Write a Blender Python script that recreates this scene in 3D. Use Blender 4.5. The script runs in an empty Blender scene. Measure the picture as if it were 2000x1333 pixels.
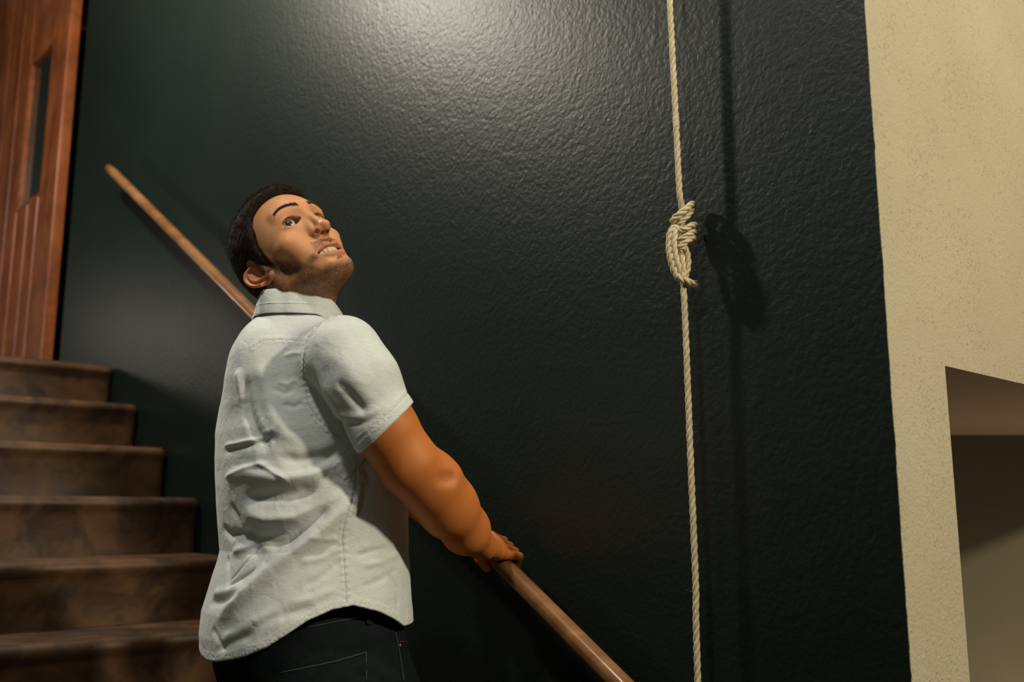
import bpy, math
import numpy as np
from mathutils import Vector, Matrix, noise as mnoise

# ------------------------------------------------------------------ camera, world, lights, exposure
scene = bpy.context.scene
col = scene.collection
FPX, PITCH = 1900.6, 0.177
TH = 0.8294                       # azimuth of the dark wall's normal
CP, SP = math.cos(PITCH), math.sin(PITCH)
N = np.array([math.sin(TH), math.cos(TH), 0.0])      # away from the room, into the dark wall
W = np.array([-math.cos(TH), math.sin(TH), 0.0])     # along the wall, up the stairs
UP = np.array([0, 0, 1.0])
D = 8.081 * .18                   # camera to dark wall


def S(s, l, z):
    """place point: s along the wall, l in front of it, z up"""
    return W * s + N * (D - l) + UP * z


cam_d = bpy.data.cameras.new('camera')
cam = bpy.data.objects.new('camera', cam_d)
col.objects.link(cam)
cam.rotation_euler = (math.pi / 2 + PITCH, 0, 0)
cam_d.sensor_width = 36
cam_d.lens = FPX / 2000 * 36
cam_d.clip_start = .05
cam_d.dof.use_dof = True
cam_d.dof.focus_distance = 1.76
cam_d.dof.aperture_fstop = 3.2
scene.camera = cam

world = bpy.data.worlds.new('world')
scene.world = world
world.use_nodes = True
world.node_tree.nodes['Background'].inputs[0].default_value = (.16, .55, .36, 1)
world.node_tree.nodes['Background'].inputs[1].default_value = .048

scene.view_settings.view_transform = 'Standard'
scene.view_settings.look = 'None'
scene.view_settings.gamma = 1
scene.view_settings.exposure = 0
scene.view_settings.use_curve_mapping = False


def point_light(name, loc, power, color, size):
    d = bpy.data.lights.new(name, 'POINT')
    d.energy = power
    d.color = color
    d.shadow_soft_size = size
    o = bpy.data.objects.new(name, d)
    o.location = loc
    col.objects.link(o)
    return o


def spot_light(name, loc, target, power, color, size, angle, blend=.5):
    d = bpy.data.lights.new(name, 'SPOT')
    d.energy = power
    d.color = color
    d.shadow_soft_size = size
    d.spot_size = math.radians(angle)
    d.spot_blend = blend
    o = bpy.data.objects.new(name, d)
    o.location = loc
    v = Vector(target) - Vector(loc)
    o.rotation_euler = v.to_track_quat('-Z', 'Y').to_euler()
    col.objects.link(o)
    return o


# lamp above the flight, left of the man
point_light('stair_lamp_light', (-1.90, 2.60, 2.30), 150, (1, .92, .78), .07)
# light of the room round the corner, on the cream wall and the man's face
point_light('hall_light', (2.6, -.3, 1.9), 440, (1, .88, .66), .12)
# weak lamps of the room behind the camera
point_light('room_light', (-.85, .66, 2.40), 108, (1, .94, .84), .10)
point_light('side_lamp_light', (-1.1, -.5, .55), 5, (1, .90, .78), .16)
# low lamp on the upper landing
point_light('landing_lamp_light', tuple(S(5.9, 1.30, 1.10)), 15, (1, .88, .74), .12)
# unseen fill light, added to brighten the soffit under the beam
point_light('recess_fill_light', tuple(S(.80, -1.5, -.9)), 15, (1, .82, .60), .10)

# ------------------------------------------------------------------ helpers


def tag(o, label=None, cat=None, group=None, kind=None):
    if label: o['label'] = label
    if cat: o['category'] = cat
    if group: o['group'] = group
    if kind: o['kind'] = kind
    return o


def empty(name, loc=(0, 0, 0)):
    o = bpy.data.objects.new(name, None)
    o.location = loc
    o.empty_display_size = .1
    col.objects.link(o)
    return o


def link_mesh(name, verts, faces, mat=None, parent=None, smooth=True, origin=None):
    verts = np.asarray(verts, dtype=np.float64)
    org = np.zeros(3)
    if parent is not None:
        q = parent
        while q is not None:
            org = org + np.array(q.location)
            q = q.parent
    me = bpy.data.meshes.new(name)
    if origin is not None and parent is None:
        org = np.array(origin, float)
    vv = verts - org
    if isinstance(faces, np.ndarray):
        n, k = faces.shape
        me.vertices.add(len(vv))
        me.vertices.foreach_set('co', vv.astype(np.float32).ravel())
        me.loops.add(n * k)
        me.loops.foreach_set('vertex_index', faces.astype(np.int32).ravel())
        me.polygons.add(n)
        me.polygons.foreach_set('loop_start', np.arange(0, n * k, k, dtype=np.int32))
        try:
            me.polygons.foreach_set('loop_total', np.full(n, k, dtype=np.int32))
        except Exception:
            pass
        me.update(calc_edges=True)
        me.validate()
    else:
        me.from_pydata([tuple(v) for v in vv], [], faces)
        me.update()
    if smooth:
        me.polygons.foreach_set('use_smooth', np.ones(len(me.polygons), dtype=bool))
    o = bpy.data.objects.new(name, me)
    if mat: me.materials.append(mat)
    col.objects.link(o)
    if parent is not None:
        o.parent = parent
    elif origin is not None:
        o.location = origin
    return o


def float_attr(o, name, vals):
    a = o.data.attributes.new(name, 'FLOAT', 'POINT')
    a.data.foreach_set('value', np.asarray(vals, dtype=np.float32))


def proj(p):
    p = np.atleast_2d(p)
    zf = p[:, 1] * CP + p[:, 2] * SP
    return np.c_[1000 + FPX * p[:, 0] / zf, 666.5 - FPX * (-p[:, 1] * SP + p[:, 2] * CP) / zf]


def pray(u, v):
    x = (u - 1000) / FPX
    y = (666.5 - v) / FPX
    return np.array([x, CP - y * SP, SP + y * CP])


def at(u, v, Y):
    """point of the place seen at pixel (u, v), Y metres ahead"""
    r = pray(u, v)
    return r * Y / r[1]


def onwall(u, v, l=0.0):
    r = pray(u, v)
    return r * (D - l) / (r @ N)


def slab(s0, s1, l0, l1, z0, z1):
    vs = [S(s, l, z) for s in (s0, s1) for l in (l0, l1) for z in (z0, z1)]
    f = [(0, 1, 3, 2), (4, 6, 7, 5), (0, 4, 5, 1), (2, 3, 7, 6), (0, 2, 6, 4), (1, 5, 7, 3)]
    return vs, f


def join(parts):
    V, F = [], []
    for v, f in parts:
        b = len(V)
        V += list(v)
        F += [tuple(i + b for i in q) for q in f]
    return V, F


def recalc(o):
    import bmesh
    bm = bmesh.new()
    bm.from_mesh(o.data)
    bmesh.ops.recalc_face_normals(bm, faces=bm.faces)
    bm.to_mesh(o.data)
    bm.free()


def bevel(o, w, seg=2):
    m = o.modifiers.new('bevel', 'BEVEL')
    m.width = w
    m.segments = seg
    m.limit_method = 'ANGLE'
    return o


def tube(path, r, n=12, cap=True, phase=0.0):
    """sweep a circle (radius may vary) along a polyline"""
    path = np.asarray(path, float)
    m = len(path)
    r = np.broadcast_to(np.asarray(r, float), (m,))
    T = np.gradient(path, axis=0)
    T /= np.linalg.norm(T, axis=1)[:, None] + 1e-12
    a = np.array([0, 0, 1.0]) if abs(T[0, 2]) < .9 else np.array([1.0, 0, 0])
    x = np.cross(T[0], a); x /= np.linalg.norm(x)
    V = []
    for i in range(m):
        x = x - T[i] * (x @ T[i]); x /= np.linalg.norm(x)
        y = np.cross(T[i], x)
        for k in range(n):
            t = 2 * math.pi * k / n + phase
            V.append(path[i] + r[i] * (math.cos(t) * x + math.sin(t) * y))
    F = []
    for i in range(m - 1):
        for k in range(n):
            k2 = (k + 1) % n
            F.append((i * n + k, i * n + k2, (i + 1) * n + k2, (i + 1) * n + k))
    if cap:
        F.append(tuple(range(n))[::-1])
        F.append(tuple((m - 1) * n + k for k in range(n)))
    return V, F


def catmull(pts, per=10):
    P = np.asarray(pts, float)
    P = np.vstack([2 * P[0] - P[1], P, 2 * P[-1] - P[-2]])
    out = []
    for i in range(1, len(P) - 2):
        for t in np.arange(per) / per:
            a, b, c, d = P[i - 1], P[i], P[i + 1], P[i + 2]
            out.append(.5 * ((2 * b) + (-a + c) * t + (2 * a - 5 * b + 4 * c - d) * t * t + (-a + 3 * b - 3 * c + d) * t ** 3))
    out.append(P[-2])
    return np.array(out)


# ------------------------------------------------------------------ materials


class NT:
    def __init__(self, name):
        self.m = bpy.data.materials.new(name)
        self.m.use_nodes = True
        self.t = self.m.node_tree
        self.b = self.t.nodes['Principled BSDF']

    def n(self, typ, **kw):
        o = self.t.nodes.new(typ)
        for k, v in kw.items():
            if k.startswith('i_'):
                key = k[2:]
                o.inputs[int(key) if key.isdigit() else key.replace('_', ' ')].default_value = v
            else:
                setattr(o, k, v)
        return o

    def l(self, a, b): self.t.links.new(a, b)

    def coords(self, scale=(1, 1, 1), out='Object', rot=(0, 0, 0)):
        tc = self.n('ShaderNodeTexCoord')
        mp = self.n('ShaderNodeMapping')
        mp.inputs['Scale'].default_value = scale
        mp.inputs['Rotation'].default_value = rot
        self.l(tc.outputs[out], mp.inputs[0])
        return mp.outputs[0]

    def noise(self, vec, scale, detail=3, rough=.5, dist=0):
        o = self.n('ShaderNodeTexNoise')
        o.inputs['Scale'].default_value = scale
        o.inputs['Detail'].default_value = detail
        o.inputs['Roughness'].default_value = rough
        o.inputs['Distortion'].default_value = dist
        if vec is not None: self.l(vec, o.inputs['Vector'])
        return o.outputs['Fac']

    def ramp(self, fac, stops):
        o = self.n('ShaderNodeValToRGB')
        e = o.color_ramp.elements
        e[0].position, e[0].color = stops[0][0], (*stops[0][1], 1)
        e[1].position, e[1].color = stops[-1][0], (*stops[-1][1], 1)
        for p, c in stops[1:-1]:
            q = e.new(p)
            q.color = (*c, 1)
        self.l(fac, o.inputs[0])
        return o.outputs[0]

    def math(self, op, a, b=None, clamp=False):
        o = self.n('ShaderNodeMath', operation=op, use_clamp=clamp)
        for i, v in enumerate((a, b)):
            if v is None: continue
            if isinstance(v, (int, float)): o.inputs[i].default_value = v
            else: self.l(v, o.inputs[i])
        return o.outputs[0]

    def mix(self, fac, a, b):
        o = self.n('ShaderNodeMix', data_type='RGBA')
        for i, v in ((0, fac), (6, a), (7, b)):
            if isinstance(v, (int, float)): o.inputs[i].default_value = v
            elif isinstance(v, tuple): o.inputs[i].default_value = (*v, 1)
            else: self.l(v, o.inputs[i])
        return o.outputs[2]

    def attr(self, name):
        o = self.n('ShaderNodeAttribute')
        o.attribute_name = name
        return o.outputs['Fac']

    def bump(self, h, dist, strength=1.0, prev=None):
        o = self.n('ShaderNodeBump')
        o.inputs['Distance'].default_value = dist
        o.inputs['Strength'].default_value = strength
        self.l(h, o.inputs['Height'])
        if prev is not None: self.l(prev, o.inputs['Normal'])
        return o.outputs[0]

    def base(self, c):
        if isinstance(c, tuple): self.b.inputs['Base Color'].default_value = (*c, 1)
        else: self.l(c, self.b.inputs['Base Color'])

    def rough(self, v):
        if isinstance(v, (int, float)): self.b.inputs['Roughness'].default_value = v
        else: self.l(v, self.b.inputs['Roughness'])

    def normal(self, v): self.l(v, self.b.inputs['Normal'])


def plaster(name, c0, c1, rough, spec, bumpd, lump=95.0, pits=False):
    m = NT(name)
    v = m.coords()
    big = m.noise(v, 2.2, 4, .6)
    m.base(m.ramp(big, [(.3, c0), (.7, c1)]))
    h1 = m.noise(v, lump, 2, .45, .3)
    h2 = m.noise(v, lump * .33, 3, .5, .6)
    h = m.math('ADD', m.math('MULTIPLY', h1, .7), m.math('MULTIPLY', h2, .6))
    if pits:
        p = m.noise(v, 120, 3, .6, .3)
        q = m.noise(v, 9, 2, .5, .5)
        pr = m.ramp(m.math('ADD', p, m.math('MULTIPLY', q, .30)), [(.45, (0, 0, 0)), (.53, (1, 1, 1))])
        h = m.math('ADD', h, m.math('MULTIPLY', pr, .4))
    m.normal(m.bump(h, bumpd))
    m.rough(rough)
    m.b.inputs['Specular IOR Level'].default_value = spec
    return m.m


M_dark = plaster('dark_green_satin_paint', (.0045, .0108, .0080), (.0065, .0130, .0098), .43, .26, .0017)
M_cream = plaster('cream_textured_plaster', (.40, .352, .245), (.46, .41, .29), .88, .2, .0022, 190, True)
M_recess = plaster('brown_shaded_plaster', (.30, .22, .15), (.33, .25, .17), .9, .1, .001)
M_ceiling = plaster('ceiling_paint', (.25, .24, .21), (.28, .27, .23), .9, .1, .001)
M_floor = plaster('floor_wood_dark', (.06, .035, .02), (.09, .05, .03), .5, .3, .0004)


def wood(name, c0, c1, c2, scale, rough, grain_axis='z', stain=0.0, bumpd=.0006):
    m = NT(name)
    sc = {'z': (14, 14, 1.0), 'x': (1.0, 14, 14), 'y': (14, 1.0, 14)}[grain_axis]
    v = m.coords(tuple(a * scale for a in sc))
    g = m.noise(v, 1.6, 5, .6, .8)
    v2 = m.coords()
    big = m.noise(v2, 3.0, 4, .6, .5)
    f = m.math('ADD', m.math('MULTIPLY', g, .6), m.math('MULTIPLY', big, .4))
    c = m.ramp(f, [(.36, c0), (.5, c1), (.64, c2)])
    if stain:
        st = m.noise(v2, 6.5, 5, .65, 1.0)
        c = m.mix(m.math('MULTIPLY', m.ramp(st, [(.46, (0, 0, 0)), (.62, (1, 1, 1))]), stain), c, tuple(x * .28 for x in c0))
    m.base(c)
    m.rough(rough)
    m.normal(m.bump(f, bumpd))
    return m.m


M_stair = wood('worn_stair_wood', (.044, .020, .008), (.078, .036, .013), (.125, .058, .021), .35, .5, 'x', .75)
M_door = wood('red_brown_door_wood', (.15, .040, .012), (.27, .075, .022), (.40, .13, .040), .4, .38, 'z', .35)
M_rail = wood('varnished_rail_wood', (.15, .066, .024), (.22, .102, .038), (.30, .15, .060), .8, .20, 'x')
M_metal = NT('dark_bracket_metal'); M_metal.base((.02, .02, .02)); M_metal.rough(.4); M_metal.b.inputs['Metallic'].default_value = .8; M_metal = M_metal.m
M_glass = NT('dark_window_glass'); M_glass.base((.015, .020, .018)); M_glass.rough(.12); M_glass = M_glass.m

# ------------------------------------------------------------------ the setting
RS = .18
TR = 1.607 * RS
s_n = lambda i: (22.104 - 1.607 * i) * RS
z_n = lambda i: (3.316 - i) * RS
S_END = .712                     # outer corner where dark meets cream
Z_FLOOR = z_n(12)
Z_CEIL = 3.3

o = link_mesh('wall_right', *slab(S_END, 4.68, 0, -.19, Z_FLOOR, Z_CEIL), M_dark, smooth=False)
recalc(o); tag(o, kind='structure')
o = link_mesh('wall_landing', *join([slab(4.68, 6.6, -.75, -.85, Z_FLOOR, Z_CEIL), slab(6.6, 6.7, -.85, 2.6, Z_FLOOR, Z_CEIL)]), M_dark, smooth=False)
recalc(o); tag(o, kind='structure')

# cream wall round the corner, with its ragged painted edge
rng = np.random.default_rng(4)
OPL, OPZ = -.197, .2504


def cream_face():
    zs = np.linspace(Z_FLOOR, Z_CEIL, 700)
    j = np.array([mnoise.noise(Vector((0, 3.1, z * 14))) * .0022 + mnoise.noise(Vector((4, 1.1, z * 70))) * .0012 for z in zs])
    V, F = [], []
    T = .0007
    for z, e in zip(zs, j):
        V += [S(S_END + .0005, e * 1.0 + .0008, z), S(S_END - T, e + .0006, z), S(S_END - T, -.05, z), S(S_END + .0005, -.05, z)]
    for i in range(len(zs) - 1):
        a = 4 * i
        for k in range(4):
            F.append((a + k, a + (k + 1) % 4, a + 4 + (k + 1) % 4, a + 4 + k))
    F += [(0, 1, 2, 3), tuple(4 * (len(zs) - 1) + k for k in range(4))]
    return V, F


cream = join([cream_face(), slab(S_END - .0007, S_END + .0005, -.05, OPL, Z_FLOOR, Z_CEIL),
              slab(S_END - .0007, S_END + .0005, OPL, -3.2, OPZ, Z_CEIL)])
o = link_mesh('wall_hall', *cream, M_cream, smooth=False)
recalc(o); tag(o, kind='structure')
o = link_mesh('beam_soffit', *slab(S_END + .001, 3.2, -.1901, -3.2, OPZ, Z_CEIL), M_recess, smooth=False)  # beam over the opening, its underside the soffit
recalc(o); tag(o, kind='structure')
# back of the recess below, darkened in colour to stand in for shade
M_back = plaster('olive_shade_tone', (.10, .088, .055), (.12, .10, .068), .8, .2, .001)
rb = [(1.35 - .9, -1.65 + .0 - .99), (1.35 + .95, -1.65 + 1.0)]
pa, pb = np.array([1.184 - .6, -1.834 - .66]), np.array([1.349 + 1.1, -1.654 + 1.2])
dd = (pb - pa) / np.linalg.norm(pb - pa); nn = np.array([dd[1], -dd[0]])
if nn[0] < 0: nn = -nn
V = []
for q in (pa, pb, pb + nn * .1, pa + nn * .1):
    V += [S(q[0], q[1], Z_FLOOR), S(q[0], q[1], OPZ)]
F = [(0, 2, 3, 1), (2, 4, 5, 3), (4, 6, 7, 5), (6, 0, 1, 7), (0, 6, 4, 2), (1, 3, 5, 7)]
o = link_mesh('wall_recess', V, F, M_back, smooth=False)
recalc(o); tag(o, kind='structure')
o = link_mesh('floor', *slab(-2.6, 6.7, 2.7, -3.2, Z_FLOOR - .1, Z_FLOOR), M_floor, smooth=False)
recalc(o); tag(o, kind='structure')
o = link_mesh('ceiling', *slab(.0, 6.7, 2.7, -3.2, Z_CEIL, Z_CEIL + .1), M_ceiling, smooth=False)
recalc(o); tag(o, kind='structure')


# staircase: every step a block with rounded nosing
def step_mesh(i):
    s0, z1 = s_n(i), z_n(i)
    s1 = s_n(i - 1) + .02 if i > 0 else 6.59
    z0 = z_n(i + 1)
    z0 = max(z0 - .0, Z_FLOOR)
    R = .022
    prof = []                    # (s, z) section: riser face, rounded worn nosing, tread
    prof += [(s0 + .016, z0), (s0 + .016, z0 + .02), (s0 + .014, z1 - .06), (s0 + .008, z1 - .040), (s0, z1 - .030)]
    for k in range(7):
        a = math.pi / 2 * k / 6
        prof.append((s0 + R - R * math.cos(a), z1 - R + R * math.sin(a)))
    prof += [(s1, z1), (s1, z0)]
    L0, L1 = .004, 2.6
    ls = np.concatenate([[L0], L0 + .03 * (1 - np.cos(np.linspace(.3, math.pi / 2, 5))), np.linspace(.06, L1, 60)])
    V, F = [], []
    m = len(prof)
    for l in ls:
        e = max(0.0, 1 - (l - L0) / .03)
        inset = .022 * (1 - math.sqrt(max(0, 1 - e * e)))      # rounded end by the wall
        for k, (s, z) in enumerate(prof):
            wv = .0025 * mnoise.noise(Vector((l * 3, i * 5.3, z * 6)))
            zz = z - (inset * .7 if k >= 6 and k < m - 2 else 0)
            ss = s + (inset if k < m - 2 else 0) + (wv if k < m - 2 else 0)
            V.append(S(ss, l, zz))
    for a in range(len(ls) - 1):
        for k in range(m):
            k2 = (k + 1) % m
            F.append((a * m + k, a * m + k2, (a + 1) * m + k2, (a + 1) * m + k))
    F.append(tuple(range(m)))
    F.append(tuple((len(ls) - 1) * m + k for k in range(m))[::-1])
    return V, F


st = empty('staircase', tuple(S(s_n(11), 1.3, Z_FLOOR)))
tag(st, 'worn dark brown wooden staircase rising beside the dark green wall', 'stairs')
for i in range(0, 12):
    o = link_mesh('step', *step_mesh(i), M_stair, st, smooth=True)
    recalc(o)
    o.data.polygons.foreach_set('use_smooth', np.ones(len(o.data.polygons), dtype=bool))
    try:
        o.data.set_sharp_from_angle(angle=math.radians(40))
    except Exception:
        pass
# ------------------------------------------------------------------ handrail
hr = empty('handrail', tuple(onwall(1017, 1139, .08)))
tag(hr, 'round varnished wooden handrail running down the dark wall', 'handrail')
Ra = onwall(214, 332, .08)
Rc = onwall(1017, 1139, .08)
Rd = onwall(1201, 1330, .08)
Rdir = (Rd - Ra); Rdir /= np.linalg.norm(Rdir)
R0 = Rc
RR = .0195
t_top = (Ra - R0) @ Rdir - .012
path = [R0 + Rdir * t for t in np.linspace(t_top, .75, 60)]
rad = np.full(60, RR); rad[0] = RR * .86
rl_v, rl_f = tube(path, rad, 28)
o = link_mesh('rail', rl_v, rl_f, M_rail, hr)


def bracket(t):
    p = R0 + Rdir * t
    q = p + N * .08
    low = p - UP * .055 + N * .02
    a = catmull([p - UP * (RR * .9), p - UP * .045 + N * .004, low + N * .03, q - UP * .06], 8)
    parts = [tube(a, .006, 10)]
    c = q - UP * .06
    parts.append(tube([c - N * .006, c + N * -.001], .024, 20))
    return join(parts)


for t in (-1.32, -.55, .45):
    link_mesh('bracket', *bracket(t), M_metal, hr)

# ------------------------------------------------------------------ door at the landing
dr = empty('door_1', tuple(S(4.9, .02, z_n(0))))
tag(dr, kind='structure')
ZB, ZT = z_n(0) + .005, z_n(0) + 2.65
sa, sb = 4.885, 6.35
wz0, wz1 = 1.63, 2.45
ws0, ws1 = 5.150, 5.510
lf, lb = .012, -.033            # front and back faces
rot_about = np.array([sa, lf])


def dslab(*a): return slab(*a)


parts_b = [dslab(sa + .012, ws0, lb, lf, ZB, ZT), dslab(ws1, sb, lb, lf, ZB, ZT),
           dslab(ws0, ws1, lb, lf, ZB, wz0), dslab(ws0, ws1, lb, lf, wz1, ZT)]
o = link_mesh('door_leaf', *join(parts_b), M_door, dr, smooth=False); recalc(o)
# vertical moulded boards standing on the face
bd = []
edges = [4.885, 5.05, 5.215]
for a, b in ((4.893, 5.135), ):
    bd.append(dslab(a, b, lf, lf + .009, ZB, ZT))
for a, b in ((5.165, 5.320), (5.335, 5.495)):
    bd.append(dslab(a, b, lf, lf + .009, ZB, wz0 - .02))
for a, b in ((5.530, 5.70), (5.72, 5.95), (5.97, 6.33)):
    bd.append(dslab(a, b, lf, lf + .009, ZB, ZT))
for v, f in bd:
    o = link_mesh('board', v, f, M_door, dr, smooth=False); recalc(o); bevel(o, .004)
o = link_mesh('door_edge', *dslab(sa, sa + .0119, lb, lf + .009, ZB, ZT), M_door, dr, smooth=False); recalc(o); bevel(o, .003)
o = link_mesh('window_trim', *join([dslab(ws1 - .004, ws1 + .02, lf - .01, lf + .008, wz0 - .02, wz1 + .02), dslab(ws0 - .014, ws0 + .001, lf, lf + .0045, wz0 - .012, wz1 + .012),
                                  dslab(ws0 + .001, ws1 - .004, lf, lf + .0045, wz0 - .014, wz0), dslab(ws0 + .001, ws1 - .004, lf, lf + .0045, wz1, wz1 + .014)]), M_door, dr, smooth=False)
recalc(o)
o = link_mesh('pane', *dslab(ws0, ws1, -.012, -.006, wz0, wz1), M_glass, dr, smooth=False); recalc(o)
# ------------------------------------------------------------------ signed distance modelling
F32 = np.float32


def ss(x, a, b):
    t = np.clip((x - a) / (b - a), 0, 1)
    return t * t * (3 - 2 * t)


def ell(p, c, r):
    q = p - np.array(c, F32)
    r = np.array(r, F32)
    k0 = np.sqrt((((q / r) ** 2)).sum(1)) + 1e-9
    k1 = np.sqrt((((q / (r * r)) ** 2)).sum(1)) + 1e-9
    return k0 * (k0 - 1) / k1


def cone(p, a, b, ra, rb):
    a = np.array(a, F32); b = np.array(b, F32)
    ab = b - a
    t = np.clip(((p - a) @ ab) / (ab @ ab), 0, 1)
    q = p - a - t[:, None] * ab
    return np.sqrt((q * q).sum(1)) - (ra + (rb - ra) * t)


def chain(p, pts, rs, k=.004):
    d = None
    for i in range(len(pts) - 1):
        e = cone(p, pts[i], pts[i + 1], rs[i], rs[i + 1])
        d = e if d is None else smin(d, e, k)
    return d


def smin(a, b, k):
    h = np.maximum(k - np.abs(a - b), 0) / k
    return np.minimum(a, b) - h * h * k * .25


def smax(a, b, k): return -smin(-a, -b, k)


def local_eval(p, centre, radius, fn, far=None):
    """evaluate fn only near its part; elsewhere the distance to the bounding ball"""
    q = p - np.array(centre, F32)
    r = np.sqrt((q * q).sum(1))
    d = (r - radius + .03).astype(F32)
    m = r < radius
    if m.any():
        d[m] = fn(p[m])
    return d


def surface_net(sdf, lo, hi, h, slack=1.5):
    lo = np.array(lo, float); hi = np.array(hi, float)
    B = 8
    nb = np.ceil((hi - lo) / (h * B)).astype(int)
    n = nb * B + 1
    bi = np.stack(np.meshgrid(*[np.arange(k) for k in nb], indexing='ij'), -1).reshape(-1, 3)
    cen = lo + (bi + .5) * B * h
    dv = np.concatenate([sdf(c.astype(F32)) for c in np.array_split(cen, max(1, len(cen) // 60000))])
    G = np.empty(n, F32)
    sg = np.where(dv < 0, -1.0, 1.0).astype(F32).reshape(nb)
    G[:-1, :-1, :-1] = np.repeat(np.repeat(np.repeat(sg, B, 0), B, 1), B, 2)
    G[-1] = 1; G[:, -1] = 1; G[:, :, -1] = 1
    act = bi[np.abs(dv) < B * h * .87 * slack]
    off = np.stack(np.meshgrid(*[np.arange(B + 1)] * 3, indexing='ij'), -1).reshape(-1, 3)
    for ch in np.array_split(act, max(1, len(act) // 400)):
        idx = (ch[:, None, :] * B + off[None]).reshape(-1, 3)
        val = sdf((lo + idx * h).astype(F32))
        G[idx[:, 0], idx[:, 1], idx[:, 2]] = val
    s = G < 0
    a = s[:-1, :-1, :-1]
    anyv = a.copy(); allv = a.copy()
    for dx in (0, 1):
        for dy in (0, 1):
            for dz in (0, 1):
                c = s[dx:n[0] - 1 + dx, dy:n[1] - 1 + dy, dz:n[2] - 1 + dz]
                anyv |= c; allv &= c
    cells = np.argwhere(anyv & ~allv)
    acc = np.zeros((len(cells), 3)); cnt = np.zeros(len(cells))
    cor = [np.array(c) for c in ((0, 0, 0), (1, 0, 0), (0, 1, 0), (1, 1, 0), (0, 0, 1), (1, 0, 1), (0, 1, 1), (1, 1, 1))]
    E = [(0, 1), (2, 3), (4, 5), (6, 7), (0, 2), (1, 3), (4, 6), (5, 7), (0, 4), (1, 5), (2, 6), (3, 7)]
    vals = [G[tuple((cells + c).T)] for c in cor]
    for i, j in E:
        m = (vals[i] < 0) != (vals[j] < 0)
        t = vals[i][m] / (vals[i][m] - vals[j][m] + 1e-12)
        acc[m] += cor[i] + t[:, None] * (cor[j] - cor[i])
        cnt[m] += 1
    V = lo + (cells + acc / cnt[:, None]) * h
    lin = (cells[:, 0] * n[1] + cells[:, 1]) * n[2] + cells[:, 2]
    Fs = []
    for ax in range(3):
        sl0 = [slice(None)] * 3; sl1 = [slice(None)] * 3
        sl0[ax] = slice(0, -1); sl1[ax] = slice(1, None)
        e = np.argwhere(s[tuple(sl0)] != s[tuple(sl1)])
        u, v = (ax + 1) % 3, (ax + 2) % 3
        ok = (e[:, u] > 0) & (e[:, v] > 0) & (e[:, u] < n[u] - 1) & (e[:, v] < n[v] - 1)
        e = e[ok]
        q = []
        for du, dv_ in ((-1, -1), (0, -1), (0, 0), (-1, 0)):
            c = e.copy(); c[:, u] += du; c[:, v] += dv_
            q.append(np.searchsorted(lin, (c[:, 0] * n[1] + c[:, 1]) * n[2] + c[:, 2]))
        q = np.stack(q, 1)
        inside = s[tuple(e.T)]
        q[~inside] = q[~inside][:, ::-1]
        Fs.append(q)
    Fq = np.concatenate(Fs)
    Fq = np.clip(Fq, 0, len(V) - 1)
    return V, Fq


def grad(sdf, V, e=.0012):
    g = np.zeros((len(V), 3))
    for k in range(3):
        d = np.zeros(3); d[k] = e
        g[:, k] = sdf((V + d).astype(F32)) - sdf((V - d).astype(F32))
    return g / (np.linalg.norm(g, axis=1)[:, None] + 1e-12)


def largest(V, Fq):
    """drop stray islands"""
    par = np.arange(len(V))
    for _ in range(400):
        a = par[Fq].min(1)
        old = par.copy()
        for k in range(4): np.minimum.at(par, Fq[:, k], a)
        par = par[par]
        if (par == old).all(): break
    ids, cnts = np.unique(par, return_counts=True)
    keep = par == ids[cnts.argmax()]
    m = -np.ones(len(V), int); m[keep] = np.arange(keep.sum())
    return V[keep], m[Fq[keep[Fq[:, 0]]]]


def trace(sdf, u, v, y0=1.2, y1=2.4):
    r = pray(u, v); r = r / r[1]
    t = y0
    for _ in range(200):
        d = float(sdf((r * t)[None].astype(F32))[0])
        if abs(d) < 2e-4: break
        t += d * .6
        if t > y1: return None
    return r * t


def _wave(p, seed, freq, n=10):
    """smooth pseudo-random field made of a few waves"""
    g = np.random.default_rng(seed)
    out = np.zeros(len(p))
    for _ in range(n):
        k = g.normal(size=3); k /= np.linalg.norm(k)
        out += np.sin((p @ k) * freq * g.uniform(.6, 1.5) + g.uniform(0, 6.28))
    return out / n * 1.4


# ------------------------------------------------------------------ the person's frame
BETA = math.radians(57)
BF = np.array([math.sin(BETA), math.cos(BETA), 0])          # chest direction
BR = np.array([math.cos(BETA), -math.sin(BETA), 0])         # his right
YT = 1.80
rows = [  # pixel row, left and right silhouette of the torso at that row
    (1330, 404, 812), (1290, 402, 800), (1235, 400, 797), (1190, 405, 795), (1140, 420, 791), (1075, 440, 788), (1000, 434, 787), (950, 430, 785), (900, 429, 778),
    (850, 431, 768), (800, 438, 752), (750, 450, 733), (700, 468, 705), (660, 487, 680), (625, 505, 662)]
_prof = []
for y_, xl, xr in rows:
    A_, B_ = at(xl, y_, YT), at(xr, y_, YT)
    c_ = (A_ + B_) / 2
    hw = (B_[0] - A_[0]) / 2
    zz = at((xl + xr) / 2, y_, YT)[2]
    _prof.append((zz, c_[0], c_[1], hw))
_prof = np.array(sorted(_prof))
K_A, K_B = 1.15, .98


def torso(p, grow=0.0, prof=_prof, ka=K_A, kb=K_B):
    z = p[:, 2]
    cx = np.interp(z, prof[:, 0], prof[:, 1]); cy = np.interp(z, prof[:, 0], prof[:, 2])
    hw = np.interp(z, prof[:, 0], prof[:, 3])
    x = p[:, 0] - cx; y = p[:, 1] - cy
    lr = x * BR[0] + y * BR[1]
    fb = x * BF[0] + y * BF[1]
    a = hw * ka + grow; b = hw * kb + grow
    e = 2.25
    rho = (np.abs(lr / a) ** e + np.abs(fb / b) ** e) ** (1 / e)
    return ((rho - 1) * np.minimum(a, b) * .93).astype(F32)


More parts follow.
